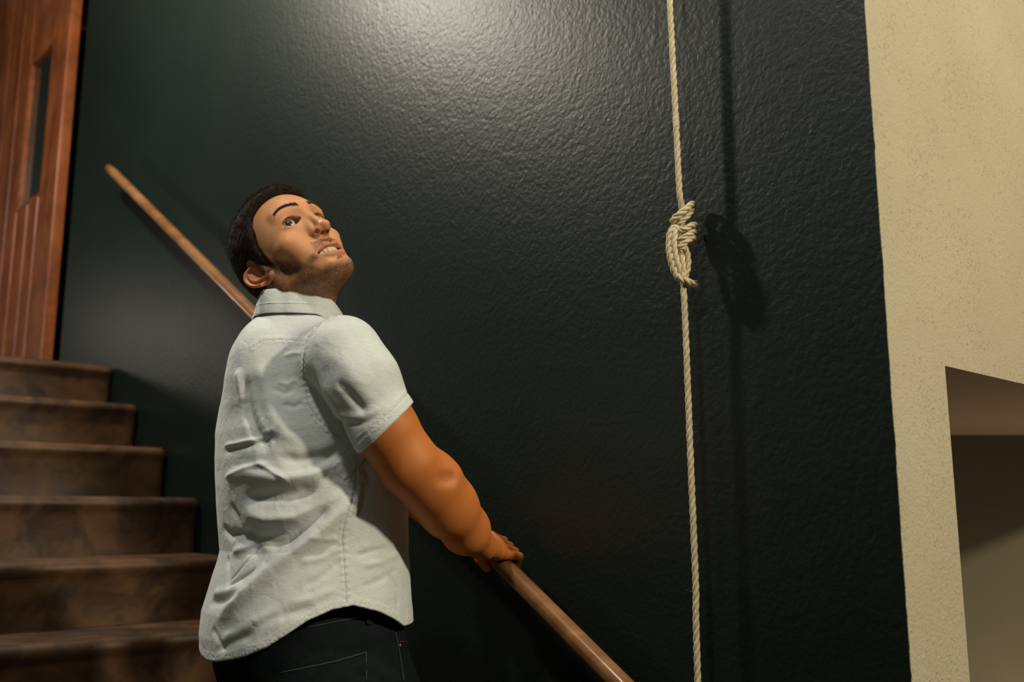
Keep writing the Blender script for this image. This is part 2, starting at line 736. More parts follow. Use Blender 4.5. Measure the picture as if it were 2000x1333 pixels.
SH_R = at(668, 693, 1.62)
EL_R = at(846, 950, 1.67)
WR_R = at(944, 1066, 1.90)
SH_L = at(548, 690, 1.945)
EL_L = at(712, 893, 2.06)
WR_L = at(868, 1026, 1.98)
NECK = at(588, 640, 1.80)

# head pose
HM = np.array([[-0.63823747, 0.47980783, -0.60202772], [-0.69645618, -0.69308367, 0.18596727], [-0.32802703, 0.53797721, 0.77651709]])
HT = np.array([-0.4040, 1.76254, 0.4680])
HS = 1.035


def to_head(p): return ((p - HT.astype(F32)) @ HM.astype(F32)) / F32(HS)


def from_head(q): return HT + HS * (np.asarray(q) @ HM.T)


EYE = (.0315, .0705, .0205)


def cranium(q):
    d = ell(q, (0, -.014, .040), (.0755, .098, .086))
    return smin(d, ell(q, (0, .028, .040), (.062, .066, .064)), .03)


def face(q):
    x = np.abs(q[:, 0])
    a = np.stack([x, q[:, 1], q[:, 2]], 1)
    d = cranium(a)
    d = smin(d, ell(a, (0, .030, -.028), (.050, .056, .062)), .025)
    d = smin(d, cone(a, (.057, -.006, .0), (.0495, -.004, -.052), .015, .0145), .022)
    d = smin(d, cone(a, (.0495, -.004, -.052), (.014, .071, -.0915), .0150, .0140), .024)
    d = smin(d, ell(a, (0, .0840, -.0935), (.019, .0175, .0155)), .014)
    d = smin(d, ell(a, (0, .048, -.073), (.034, .042, .032)), .02)
    d = smin(d, ell(a, (0, .008, -.066), (.042, .055, .026)), .02)
    d = smin(d, ell(a, (.046, .053, -.010), (.019, .022, .015)), .018)
    d = smin(d, ell(a, (.034, .055, -.032), (.018, .022, .021)), .018)
    d = smin(d, cone(a, (.010, .0895, .041), (.045, .071, .0435), .008, .0075), .013)
    # sockets
    d = smax(d, -ell(a, (.0315, .1015, .0205), (.0195, .0155, .0125)), .013)
    # nose
    d = smin(d, cone(a, (0, .088, .034), (0, .1058, -.016), .0066, .0078), .009)
    d = smin(d, cone(a, (.006, .084, .020), (.0105, .091, -.019), .006, .0075), .009)
    d = smin(d, ell(a, (0, .1095, -.0220), (.0096, .0105, .0088)), .006)
    d = smin(d, ell(a, (.0108, .0975, -.0240), (.0056, .0100, .0066)), .007)
    # mouth mound and lips
    d = smin(d, ell(a, (0, .0665, -.055), (.033, .0275, .027)), .014)
    zc = a[:, 2] - 3.2 * x * x            # corners lifted
    b = np.stack([x, a[:, 1], zc], 1)
    d = smax(d, -cone(b, (.0165, .099, -.029), (.0365, .085, -.056), .0030, .0034), .008)
    d = smin(d, chain(b, [(0, .0945, -.0500), (.012, .0925, -.0500), (.0310, .0770, -.0620)], [.0037, .0038, .0020]), .004)
    d = smin(d, chain(b, [(0, .0915, -.0735), (.013, .0895, -.0728), (.0305, .0765, -.0645)], [.0052, .0048, .0022]), .004)
    d = smax(d, -cone(b, (0, .0965, -.0840), (.012, .094, -.0840), .0045, .004), .009)
    d = smax(d, -ell(b, (0, .0955, -.0430), (.0022, .0035, .0075)), .004)
    d = smax(d, -ell(b, (0, .088, -.0615), (.0295, .0240, .0070)), .0015)
    # lids, opened wide
    d = smin(d, ell(a, EYE, (.0156, .0146, .0146)), .0045)
    e = a - np.array(EYE, F32)
    arch = e[:, 2] - 1.0 * 0 - .0012 + 14 * (e[:, 0] * e[:, 0])
    opening = np.maximum(np.abs(e[:, 2] - .0004) - (.0086 - 27 * e[:, 0] ** 2), np.abs(e[:, 0]) - .0165)
    opening = np.maximum(opening, -e[:, 1] + .003)
    d = smax(d, -opening * .85, .0016)
    d = np.maximum(d, -(np.sqrt((e * e).sum(1)) - .0121))
    # lid crease
    cr = np.sqrt((e[:, 2] - (.0118 - 22 * e[:, 0] ** 2)) ** 2 + (np.sqrt((e * e).sum(1)) - .0152) ** 2) - .0006
    cr = np.maximum(cr, np.abs(e[:, 0]) - .015)
    d = smax(d, -cr, .0025)
    # nostrils
    d = smax(d, -ell(a, (.0062, .0995, -.0335), (.0036, .0060, .0072)), .0010)
    # ear
    o_ = a - np.array((.0745, -.018, -.004), F32)
    eu = np.array((.10, -.66, .76)); eu /= np.linalg.norm(eu)
    ev = np.array((.46, -.66, -.58)); ev -= eu * (ev @ eu); ev /= np.linalg.norm(ev)
    ew = np.cross(ev, eu)
    if ew[0] < 0: ew = -ew
    u = o_ @ eu.astype(F32); v = o_ @ ev.astype(F32) ; w = o_ @ ew.astype(F32)
    r = np.stack([u, v, w], 1)
    ear = ell(r, (-.001, .003, -.001), (.0300, .0185, .0050))
    rho = np.sqrt((u / .0285) ** 2 + ((v - .004) / .0180) ** 2) + 1e-9
    de = (rho - 1) * .0205
    rim = np.sqrt(de * de + (w - .0045) ** 2) - .0033
    rim = np.maximum(rim, -(u + .020) * .8 - .0)
    ear = smin(ear, rim, .003)
    ear = smax(ear, -ell(r, (.0005, -.0015, .0062), (.0200, .0112, .0088)), .003)
    rho2 = np.sqrt(((u - .002) / .0185) ** 2 + ((v - .001) / .0120) ** 2) + 1e-9
    ah = np.sqrt(((rho2 - 1) * .014) ** 2 + (w - .0035) ** 2) - .0026
    ah = np.maximum(ah, -(v - .003))
    ear = smin(ear, ah, .003)
    ear = smin(ear, ell(r, (-.0265, -.0035, .001), (.0085, .0080, .0042)), .005)
    ear = smin(ear, ell(r, (-.004, -.0135, .004), (.0060, .0036, .0040)), .003)
    ear = smax(ear, -ell(r, (-.006, -.0065, .000), (.0070, .0055, .0095)), .002)
    d = smin(d, ear, .0045)
    return d


def head_sdf(p): return face(to_head(p)) * HS


HC = from_head((0, 0, 0))
MAST = from_head((.055, -.025, -.035)); MASTL = from_head((-.055, -.025, -.035))
JAWU = from_head((0, .015, -.078))


def neck_sdf(p):
    base = NECK
    top = from_head((0, -.030, -.040))
    d = cone(p, tuple(base - UP * .05), tuple(top), .056, .055)
    front = at(608, 640, 1.80)
    d = smin(d, cone(p, tuple(front - UP * .03 - BR * .0), tuple(from_head((0, .012, -.062))), .030, .037), .03)
    d = smin(d, cone(p, tuple(MAST), tuple(at(622, 665, 1.78)), .016, .013), .02)
    d = smin(d, ell(p, tuple(at(630, 600, 1.81)), (.013, .014, .016)), .015)
    return d


# --- hands: frame along the rail
RU = -Rdir if Rdir[2] < 0 else Rdir          # up the rail
RD = -RU                                     # down the rail
RUPN = np.cross(N, RU); RUPN /= np.linalg.norm(RUPN)
if RUPN[2] < 0: RUPN = -RUPN                 # square to rail, upwards
TOWALL = N


def rail_t(u, v):
    """nearest rail parameter for a pixel"""
    ts = np.linspace(-3, 1, 4001)
    P_ = R0 + Rdir * ts[:, None]
    q = proj(P_)
    return ts[((q - (u, v)) ** 2).sum(1).argmin()]


def ringp(t, ang, rad):
    """point round the rail: ang 0 = top, 90 = wall side, 180 = under, -90 = room side"""
    a = math.radians(ang)
    return R0 + Rdir * t + rad * (math.cos(a) * RUPN + math.sin(a) * TOWALL)


def hand_chains(tc, wrist, side, knock):
    """fingers wrapped over the rail; tc = rail parameter at the middle of the palm; returns list of (points, radii)"""
    out = []
    r1 = RR + .0095
    spread = [(-.030, .0092, 1.0), (-.010, .0094, 1.08), (.010, .0090, 1.0), (.028, .0078, .82)]
    for j, (o_, fr, L) in enumerate(spread):
        t = tc + o_ * side
        mcp = ringp(t, -22 + knock[j], r1 + .008)
        pip = ringp(t + .004 * side, 38 + 8 * L, r1 + .007)
        dip = ringp(t + .006 * side, 92 + 8 * L, r1 + .002)
        tip = ringp(t + .006 * side, 132 + 8 * L, r1)
        out.append(([wrist + (mcp - wrist) * .25, mcp, pip, dip, tip], [.012, fr + .0022, fr + .0008, fr - .0004, fr - .0018]))
    return out


t_R = rail_t(974, 1090)
t_L = rail_t(905, 1024)
HR_CH = hand_chains(t_R, WR_R, 1, (4, 0, -4, -10))
HL_CH = hand_chains(t_L, WR_L, -1, (0, 0, -4, -8))


def hand_sdf(p, ch, wrist, tc, side, hang):
    d = None
    for pts, rs in ch:
        e = chain(p, [tuple(q) for q in pts], rs, .004)
        d = e if d is None else smin(d, e, .0045)
    # palm slab between the knuckles and the wrist
    mid = (ch[1][0][1] + ch[2][0][1]) / 2
    inner = ringp(tc, -60, RR + .014)
    d = smin(d, cone(p, tuple(wrist), tuple((mid + inner) / 2), .024, .021), .018)
    d = smin(d, cone(p, tuple(ch[0][0][1] * .7 + wrist * .3), tuple(ch[3][0][1] * .75 + wrist * .25), .013, .012), .012)
    # thumb leaves the side of the palm and closes under the room side
    th0 = wrist * .62 + ch[hang][0][1] * .38
    if side > 0:
        tp = [th0, ringp(tc - .036, -72, RR + .016), ringp(tc - .020, -112, RR + .011), ringp(tc - .004, -148, RR + .0085)]
    else:
        tp = [th0, ringp(tc + .016, -84, RR + .017), ringp(tc + .016, -108, RR + .013), ringp(tc + .012, -134, RR + .010)]
    d = smin(d, chain(p, [tuple(q) for q in tp], [.015, .0125, .0108, .0090], .004), .007)
    return d


ARM_PIX = [(668, 693, 1.62, .054), (753, 838, 1.61, .048), (799, 908, 1.63, .0455), (843, 952, 1.67, .0460), (875, 994, 1.71, .0450), (909, 1036, 1.775, .0375), (943, 1067, 1.865, .0275)]
ARM_R = [at(a, b, c) for a, b, c, r in ARM_PIX]
ARM_RR = [r for *_, r in ARM_PIX]


def arms_sdf(p):
    d = chain(p, [tuple(q) for q in ARM_R], ARM_RR, .03)
    d = smin(d, cone(p, tuple(at(862, 933, 1.66)), tuple(at(852, 924, 1.66)), .023, .023), .035)      # point of the elbow
    d = smin(d, cone(p, tuple(at(888, 974, 1.70)), tuple(at(916, 1024, 1.78)), .021, .014), .035)         # forearm muscle
    d = smax(d, -cone(p, tuple(at(868, 937, 1.612)), tuple(at(884, 934, 1.625)), .002, .002), .022)
    mid = (EL_L + WR_L) / 2
    e = chain(p, [tuple(SH_L), tuple(EL_L), tuple(mid * .6 + EL_L * .4), tuple(WR_L)], [.055, .044, .042, .026], .03)
    return np.minimum(d, e)


def hands_all(p):
    a = local_eval(p, R0 + Rdir * t_R, .22, lambda q: hand_sdf(q, HR_CH, WR_R, t_R, 1, 0))
    b = local_eval(p, R0 + Rdir * t_L, .22, lambda q: hand_sdf(q, HL_CH, WR_L, t_L, -1, 0))
    return a, b


def body_sdf(p):
    d = torso(p, -.016) + (.030 * ss(-p[:, 2], .02, .10)).astype(F32)
    top = (p[:, 2] - .355).astype(F32)
    d = smax(d, top, .04)
    d = smax(d, (-.24 - p[:, 2]).astype(F32), .03)
    d = smin(d, cone(p, tuple(NECK - UP * .075), tuple(SH_R - UP * .012), .055, .050), .04)
    d = smin(d, cone(p, tuple(NECK - UP * .075), tuple(SH_L - UP * .012), .055, .050), .04)
    d = smin(d, arms_sdf(p), .02)
    d = smin(d, neck_sdf(p), .03)
    a, b = hands_all(p)
    d = smin(d, a, .020)
    d = smin(d, b, .020)
    h = local_eval(p, from_head((0, .0, -.0)), .185, head_sdf)
    return smin(d, h, .016)


# ------------------------------------------------------------------ skin
m = NT('skin')
hv = m.n('ShaderNodeAttribute'); hv.attribute_name = 'head_co'
hvec = hv.outputs['Vector']
v0 = m.coords()
blot = m.noise(v0, 26, 4, .6)
basec = m.ramp(blot, [(.3, (.58, .262, .120)), (.7, (.66, .315, .155))])
basec = m.mix(m.attr('tan'), basec, (.54, .172, .038))
basec = m.mix(m.math('MULTIPLY', m.attr('flush'), .55), basec, (.50, .10, .045))
fine = m.noise(v0, 420, 3, .6)
bd_ = m.math('MULTIPLY', m.attr('beard'), m.ramp(fine, [(.25, (.55, .55, .55)), (.75, (1.25, 1.25, 1.25))]), clamp=False)
bd_ = m.math('MULTIPLY', bd_, m.ramp(m.noise(v0, 90, 3, .6), [(.3, (.7, .7, .7)), (.7, (1.1, 1.1, 1.1))]), clamp=True)
basec = m.mix(bd_, basec, (.050, .020, .008))
basec = m.mix(m.math('MULTIPLY', m.attr('lips'), .55), basec, (.40, .130, .080))
basec = m.mix(m.math('MULTIPLY', m.attr('mouth'), 1.0), basec, (.06, .010, .008))  # mouth inside; also carries the painted shade of the nostrils
m.base(basec)
m.rough(.54)
m.b.inputs['Subsurface Weight'].default_value = .12
m.b.inputs['Subsurface Radius'].default_value = (.012, .004, .0018)
m.b.inputs['Subsurface Scale'].default_value = .6
m.b.inputs['Specular IOR Level'].default_value = .34
pore = m.noise(v0, 650, 2, .6)
b1 = m.bump(pore, .00022)
_k = (0, 0, 0); _w = (1, 1, 1)
lines = m.ramp(m.attr('brow_height'), [(.0, _w), (.18, _w), (.215, (.3, .3, .3)), (.25, _w), (.34, _w), (.375, _k), (.41, _w), (.50, _w), (.54, (.1, .1, .1)), (.58, _w), (.67, _w), (.71, (.5, .5, .5)), (.75, _w), (1, _w)])
b2 = m.bump(m.math('MULTIPLY', m.math('SUBTRACT', lines, 1.0), m.attr('brow_mask')), .0007, 1, b1)
m.normal(b2)
M_skin = m.m

person = empty('person', tuple(S(1.45, .45, z_n(10))))
tag(person, 'man in pale short-sleeved shirt gripping the handrail, looking back over his shoulder', 'person')

lo = np.array([-.66, 1.36, -.40]); hi = np.array([.13, 2.20, .68])
V, Fq = surface_net(body_sdf, lo, hi, .0020, 1.7)
V, Fq = largest(V, Fq)
for _ in range(2):
    g = grad(body_sdf, V, .0006)
    d_ = body_sdf(V.astype(F32))
    V = V - g * np.clip(d_, -.001, .001)[:, None] * .8
body = link_mesh('body', V, Fq, M_skin, person)
Q = to_head(V.astype(F32)).astype(float)
isH = np.linalg.norm(Q - (0, 0, 0), axis=1) < .2
ax_ = np.abs(Q[:, 0])


zq = Q[:, 2]; yq = Q[:, 1]
zl = zq - 3.2 * ax_ ** 2
# beard: jaw, chin, moustache, sideburn
jaw_line = np.interp(yq, [-.02, .01, .03, .055, .075, .1], [.022, .012, -.016, -.046, -.082, -.095])
beard = ss(jaw_line - zq, -.010, .012) * ss(zq, -.135, -.112) * ss(yq, -.020, -.004)
must = ss(.0045 + .010 - np.abs(zl + .0425), 0, .005) * ss(.031 - ax_, 0, .008) * ss(yq, .07, .08) * (zl < -.035)
must2 = ss(.010 - np.hypot(ax_ - .035, zl + .064), 0, .007) * ss(yq, .05, .06)
patch = ss(.009 - np.hypot(ax_, zl + .0835), 0, .005) * ss(yq, .07, .08)
lipm = np.maximum(ss(.0052 - np.abs(zl + .0510), 0, .0022), ss(.0062 - np.abs(zl + .0735), 0, .003)) * ss(.0300 - ax_ - 40 * (zl + .062) ** 2, 0, .004) * ss(yq, .074, .079)
beard = np.clip(np.maximum.reduce([beard * (.68 + .03 * ss(.05 - yq, 0, .03)), must * .62, must2 * .5, patch * .7]), 0, 1) * (1 - lipm)
nside = ss(.013 - np.abs(zq + .045), 0, .01)
scalp_m = np.zeros(len(V))
hl_ = np.array([(.081, .1035), (.076, .096), (.064, .092), (.048, .080), (.041, .064), (.039, .046), (.030, .030), (.025, .010), (.020, -.018), (.007, -.020), (-.036, -.010), (-.040, -.048), (-.050, -.078), (-.13, -.085), (-.16, .05), (-.1, .16), (.02, .18), (.088, .15), (.095, .12)])
_hq = np.c_[yq + ax_ * .10, zq]
_dm = np.full(len(V), 9.0)
for _i in range(9):
    _a, _b = hl_[_i], hl_[_i + 1]; _e = _b - _a; _w = _hq - _a
    _t = np.clip((_w @ _e) / (_e @ _e), 0, 1)
    _dm = np.minimum(_dm, np.linalg.norm(_w - _t[:, None] * _e, axis=1))
scalp_m = ss(.0055 - _dm, 0, .0055) * .75 * (np.abs(zq) < .12) * ss(.0745 - ax_ + (zq > .02) * .02, -.002, .004)
_t = np.clip((ax_ - .010) / .042, 0, 1)
_bz = .0395 + .0095 * np.sin(np.clip(_t * 1.25, 0, 1.25) * 1.9) - .004 * _t ** 3 + .0035
brow_m = ss(.0056 - .0020 * _t - np.abs(zq - _bz), 0, .0030) * ss(ax_, .008, .013) * ss(.054 - ax_, 0, .006) * .60
_ex, _ez = ax_ - EYE[0], zq - EYE[2] - .0004
_op = np.maximum(np.abs(_ez) - (.0086 - 27 * _ex ** 2), np.abs(_ex) - .0165)
lid_m = np.exp(-((_op - .0002) / .0013) ** 2) * .55 * (yq > .06)
float_attr(body, 'beard', np.maximum.reduce([beard, scalp_m, brow_m, lid_m]) * isH)
float_attr(body, 'lips', lipm * isH)
float_attr(body, 'tan', np.clip((~isH) * ss(.36 - V[:, 2], 0, .10), 0, 1))
fl = ss(.022 - np.hypot(np.hypot(ax_ - .046, yq - .062), (zq + .030) * .8), 0, .016) * .55 + ss(.013 - np.hypot(ax_ * .8, zq + .024), 0, .01) * .35 * (yq > .09) + ss(ax_, .074, .082) * .55
float_attr(body, 'flush', np.clip(fl, 0, 1) * isH + (~isH) * ss(.05 - np.linalg.norm(V - at(800, 930, 1.65), axis=1), -.04, .04) * .6)
e_in = np.linalg.norm(np.c_[ax_, yq, zl] - (0, .078, -.0640), axis=1)
mouthm = ss(.0036 - np.abs(zl + .0615), -.0034, -.0012) * (ax_ < .025) * ss(.0885 - 7 * ax_ ** 2 - yq, 0, .002) * (yq > .045)
nostril_shade = ss(1.12 - np.sqrt(((ax_ - .0062) / .0036) ** 2 + ((yq - .0995) / .0060) ** 2 + ((zq + .0335) / .0072) ** 2), 0, .12)  # nostril hollows, their shade put into the skin colour
float_attr(body, 'mouth', np.maximum(mouthm, nostril_shade * .85) * isH)
float_attr(body, 'brow_height', np.clip((zq - .006 * np.cos(ax_ * 75) - .045) / .05, 0, 1))
float_attr(body, 'brow_mask', ss(.052 - ax_, 0, .02) * isH * (yq > .03))

# --- eyes
m = NT('eye_white')
tc = m.n('ShaderNodeTexCoord')
sep = m.n('ShaderNodeSeparateXYZ')
m.l(tc.outputs['Object'], sep.inputs[0])
rr = m.math('SQRT', m.math('ADD', m.math('POWER', sep.outputs[0], 2), m.math('POWER', sep.outputs[2], 2)))
m.base(m.ramp(m.math('MULTIPLY', rr, 100), [(.0, (.003, .003, .003)), (.19, (.003, .003, .003)), (.23, (.055, .050, .025)), (.54, (.030, .030, .018)), (.64, (.010, .010, .008)), (.69, (.62, .54, .44)), (1, (.66, .50, .42))]))
m.rough(.14)
m.b.inputs['Coat Weight'].default_value = .15
M_eye = m.m


def uvsphere(r, nu=32, nv=20):
    V, F = [], []
    for i in range(nv + 1):
        t = math.pi * i / nv
        for j in range(nu):
            a = 2 * math.pi * j / nu
            bulge = 1 + .05 * math.exp(-((t) / .5) ** 2)
            V.append((r * math.sin(t) * math.cos(a) * bulge, r * math.cos(t) * bulge, r * math.sin(t) * math.sin(a) * bulge))
    for i in range(nv):
        for j in range(nu):
            F.append((i * nu + j, (i + 1) * nu + j, (i + 1) * nu + (j + 1) % nu, i * nu + (j + 1) % nu))
    return V, F


GAZE = np.array([.46, .88, -.02]); GAZE /= np.linalg.norm(GAZE)      # in head axes
for sx in (1, -1):
    ev_, ef_ = uvsphere(.0119 * HS)
    me = bpy.data.meshes.new('eye'); me.from_pydata(ev_, [], ef_); me.update()
    me.polygons.foreach_set('use_smooth', np.ones(len(me.polygons), dtype=bool))
    me.materials.append(M_eye)
    o = bpy.data.objects.new('eye', me); col.objects.link(o)
    gw = HM @ GAZE
    o.parent = person
    o.location = Vector(from_head((EYE[0] * sx, EYE[1], EYE[2])) - np.array(person.location))
    o.rotation_euler = Vector(gw).to_track_quat('Y', 'Z').to_euler()

# --- teeth
m = NT('teeth'); m.base((.78, .70, .55)); m.rough(.25); M_teeth = m.m


def teeth_sdf(p):
    q = to_head(p)
    d = None
    ang = [0.168, .478, .765, 1.04, 1.28, 1.5]
    for s_ in (1, -1):
        for k, a in enumerate(ang):
            c = np.array((s_ * .0245 * math.sin(a), .0600 + .0270 * math.cos(a), -.0565 + .0002 * k + 2.8 * (.0245 * math.sin(a)) ** 2), F32)
            ca, sa_ = math.cos(a * .9), math.sin(a * .9) * s_
            o_ = q - c
            b = np.stack([np.abs(o_[:, 0] * ca - o_[:, 1] * sa_), np.abs(o_[:, 0] * sa_ + o_[:, 1] * ca), np.abs(o_[:, 2])], 1) - np.array((.0041 if k == 0 else .0034, .0018, .0056 if k != 1 else .0050), F32) + .0014
            e = np.sqrt((np.maximum(b, 0) ** 2).sum(1)) + np.minimum(b.max(1), 0) - .0014
            d = e if d is None else np.minimum(d, e)
    return d * HS


tc_ = from_head((0, .07, -.06))
tv, tf = surface_net(teeth_sdf, tc_ - .036, tc_ + .036, .0008)
link_mesh('teeth', tv, tf, M_teeth, person)

# --- hair
HP = np.array([(.081, .1035), (.076, .096), (.064, .092), (.048, .080), (.041, .064), (.039, .046), (.030, .030), (.025, .010), (.020, -.018), (.007, -.020),
               (.003, .012), (-.004, .030), (-.020, .036), (-.033, .022), (-.036, -.010), (-.040, -.048), (-.050, -.078), (-.13, -.085), (-.16, .05), (-.1, .16), (.02, .18), (.088, .15), (.095, .12)])


def polyd(y, z, P_):
    """signed distance to a polygon, negative inside"""
    d = np.full(len(y), 9.0); ins = np.zeros(len(y), bool)
    n_ = len(P_)
    for i in range(n_):
        a, b = P_[i], P_[(i + 1) % n_]
        e = b - a
        wy, wz = y - a[0], z - a[1]
        t = np.clip((wy * e[0] + wz * e[1]) / (e @ e), 0, 1)
        d = np.minimum(d, np.hypot(wy - t * e[0], wz - t * e[1]))
        c = ((a[1] > z) != (b[1] > z)) & (y < (b[0] - a[0]) * (z - a[1]) / (b[1] - a[1] + 1e-12) + a[0])
        ins ^= c
    return np.where(ins, -d, d)


def hair_thick(q):
    top = ss(q[:, 2], .045, .115)
    fr = ss(q[:, 1], .02, .085) * top
    nape = ss(-q[:, 2], -.01, .06)
    return .0065 + .0085 * top + .002 * fr - .0025 * nape


def hair_core(q):
    return smin(cranium(q), ell(q, (0, -.045, -.035), (.058, .045, .055)), .03)


def hair_sdf(p):
    q = to_head(p)
    a = np.stack([np.abs(q[:, 0]), q[:, 1], q[:, 2]], 1)
    nz = _wave(q, 5, 200, 8) * .0014 + _wave(q, 9, 520, 8) * .0006
    d = hair_core(a) - hair_thick(a) - nz
    # hair line recedes toward the temples
    pd = polyd(a[:, 1] + a[:, 0] * .10, a[:, 2], HP) + _wave(q, 3, 700, 8) * .0012
    return (smax(d, pd, .007) * HS).astype(F32)


m = NT('dark_hair')
v = m.coords()
c = m.ramp(m.noise(v, 160, 4, .6), [(.3, (.008, .0055, .004)), (.7, (.032, .020, .012))])
m.base(c); m.rough(.85); m.b.inputs['Specular IOR Level'].default_value = .18
m.normal(m.bump(m.noise(v, 300, 4, .65), .0016))
M_hair = m.m
hc_ = from_head((0, -.02, .04))
hv_, hf_ = surface_net(hair_sdf, hc_ - .155, hc_ + .155, .0022)
hv_, hf_ = largest(hv_, hf_)
hair = link_mesh('hair', hv_, hf_, M_hair, person)


def strands(points, dirs, length, width, rng_, bend=.3):
    """short tapered hairs, each a thin three-sided blade of real thickness"""
    n_ = len(points)
    dirs = dirs / np.linalg.norm(dirs, axis=1)[:, None]
    sidev = np.cross(dirs, rng_.normal(size=(n_, 3))); sidev /= np.linalg.norm(sidev, axis=1)[:, None]
    up2 = np.cross(dirs, sidev)
    L = length[:, None]
    mid = points + dirs * L * .5 + sidev * L * bend * rng_.uniform(-.15, .15, (n_, 1))
    tip = points + dirs * L + sidev * L * bend * rng_.uniform(-.6, .6, (n_, 1))
    Vs = []
    for base, wv in ((points, 1.0), (mid, .7)):
        for k in range(3):
            a = 2 * math.pi * k / 3
            Vs.append(base + width * wv * (math.cos(a) * sidev + math.sin(a) * up2))
    Vs.append(tip)
    V_ = np.stack(Vs, 1).reshape(-1, 3)
    b = (np.arange(n_) * 7)[:, None]
    tri = [(0, 1, 4), (0, 4, 3), (1, 2, 5), (1, 5, 4), (2, 0, 3), (2, 3, 5), (3, 4, 6), (4, 5, 6), (5, 3, 6)]
    F_ = np.concatenate([b + np.array(t)[None] for t in tri])
    return V_, F_


rng = np.random.default_rng(11)
Hq = to_head(hv_.astype(F32)).astype(float)
hn = grad(hair_sdf, hv_, .002)
out = (hn * (hv_ - from_head((0, -.01, .03)))).sum(1) > 0
pick = rng.choice(np.where(out)[0], 22000)
dl = Hq[pick]
comb = np.c_[-.5 * np.sign(dl[:, 0]) * (np.abs(dl[:, 0]) > .05), .35 * ss(dl[:, 2], .06, .1) , np.where(dl[:, 2] > .08, .0, -.9)]
dirs = hn[pick] * .55 + (comb @ HM.T) * 1.1 + rng.normal(size=(len(pick), 3)) * .35
Ls = np.where(dl[:, 2] > .075, rng.uniform(.006, .012, len(pick)), rng.uniform(.003, .006, len(pick)))
sv, sf = strands(hv_[pick] - hn[pick] * .001, dirs, Ls, .00026, rng, .5)
o = link_mesh('hair_strands', sv, sf, M_hair, hair, smooth=False)

# beard stubble hairs
w_ = beard * isH
w_ = np.where(w_ > .18, w_, 0)
nb_ = grad(body_sdf, V, .001)
pick = rng.choice(len(V), 9000, p=w_ / w_.sum())
dirs = nb_[pick] + (np.tile([0, .25, -.9], (len(pick), 1)) @ HM.T) * .9 + rng.normal(size=(len(pick), 3)) * .3
jit = rng.normal(size=(len(pick), 3)) * .0006
sv, sf = strands(V[pick] + jit, dirs, rng.uniform(.0015, .0042, len(pick)), .00011, rng, .4)
wl = scalp_m * isH * (zq > -.03)
wl = np.where(wl > .08, wl, 0)
pk2 = rng.choice(len(V), 5200, p=wl / wl.sum())
d2 = nb_[pk2] * .45 + np.c_[np.zeros(len(pk2)), np.full(len(pk2), -.75), np.full(len(pk2), .25)] @ HM.T + rng.normal(size=(len(pk2), 3)) * .3
hs2 = strands(V[pk2] + rng.normal(size=(len(pk2), 3)) * .0006, d2, rng.uniform(.002, .0055, len(pk2)), .00018, rng, .5)
link_mesh('hairline_strands', *hs2, M_hair, hair, smooth=False)
m = NT('beard_hair'); m.base((.035, .016, .008)); m.rough(.5); M_beard = m.m
link_mesh('beard', sv, sf, M_beard, person, smooth=False)

# eyebrows
for sx in (1, -1):
    n_ = 820
    t = rng.uniform(0, 1, n_)
    bx = .010 + .042 * t
    bz = .0395 + .0095 * np.sin(np.clip(t * 1.25, 0, 1.25) * 1.9) - .004 * t ** 3 + rng.normal(size=n_) * (.0023 - .0013 * t) + .0025
    q = np.c_[bx * sx, np.full(n_, .12), bz]
    # drop onto the brow along the face's forward axis
    P3 = from_head(q); fdir = -HM[:, 1]
    for _ in range(40):
        dd_ = body_sdf(P3.astype(F32))
        P3 = P3 + fdir * (dd_ * .7)[:, None]
    dirs = np.c_[np.full(n_, .9 * sx), np.full(n_, .30), (.75 - 1.3 * t)] @ HM.T + rng.normal(size=(n_, 3)) * .15
    sv, sf = strands(P3 - fdir * -.0003, dirs, rng.uniform(.004, .007, n_), .00015, rng, .3)
    link_mesh('eyebrow', sv, sf, M_beard, person, smooth=False)
    # lashes
    n_ = 90
    a = np.linspace(-1, 1, n_)
    ex = EYE[0] + a * .0135
    q = np.c_[ex * sx, EYE[1] + np.sqrt(np.maximum(.0146 ** 2 - (a * .0135) ** 2 * .6, 0)) * .93, EYE[2] + .0004 + (.0068 - 26 * (a * .0135) ** 2) + .0008]
    P3 = from_head(q)
    dirs = np.c_[a * .5 * sx, np.full(n_, 1.0), np.full(n_, .55)] @ HM.T + rng.normal(size=(n_, 3)) * .1
    sv, sf = strands(P3, dirs, rng.uniform(.002, .0035, n_), .00013, rng, .3)
    link_mesh('eyelashes', sv, sf, M_beard, person, smooth=False)
# ------------------------------------------------------------------ shirt
ARMD = at(799, 908, 1.63) - at(735, 800, 1.612); ARMD /= np.linalg.norm(ARMD)
CUFF = at(753, 838, 1.612)
_l0 = SH_L + (EL_L - SH_L) * .58
LARMD = (EL_L - SH_L) / np.linalg.norm(EL_L - SH_L)


def shirt_trunk(p):
    d = torso(p, 0.0)
    d = smax(d, (p[:, 2] - .402).astype(F32), .06)
    d = smin(d, cone(p, tuple(NECK - UP * .047), tuple(SH_R - UP * .002), .062, .058), .03)
    d = smin(d, cone(p, tuple(NECK - UP * .047), tuple(SH_L - UP * .002), .062, .058), .03)
    d = smin(d, ell(p, tuple(at(520, 720, 1.74)), (.06, .07, .085)), .05)      # shoulder blade
    return d


def sleeve_r(p):
    d = chain(p, [tuple(at(672, 690, 1.63)), tuple(at(705, 745, 1.61)), tuple(CUFF), tuple(CUFF + ARMD * .05)], [.064, .062, .0555, .054], .02)
    return d


def sleeve_l(p):
    return chain(p, [tuple(SH_L), tuple(_l0), tuple(_l0 + LARMD * .05)], [.062, .056, .056], .02)


CUFFN = ARMD + np.array([.10, .0, .22]); CUFFN /= np.linalg.norm(CUFFN)


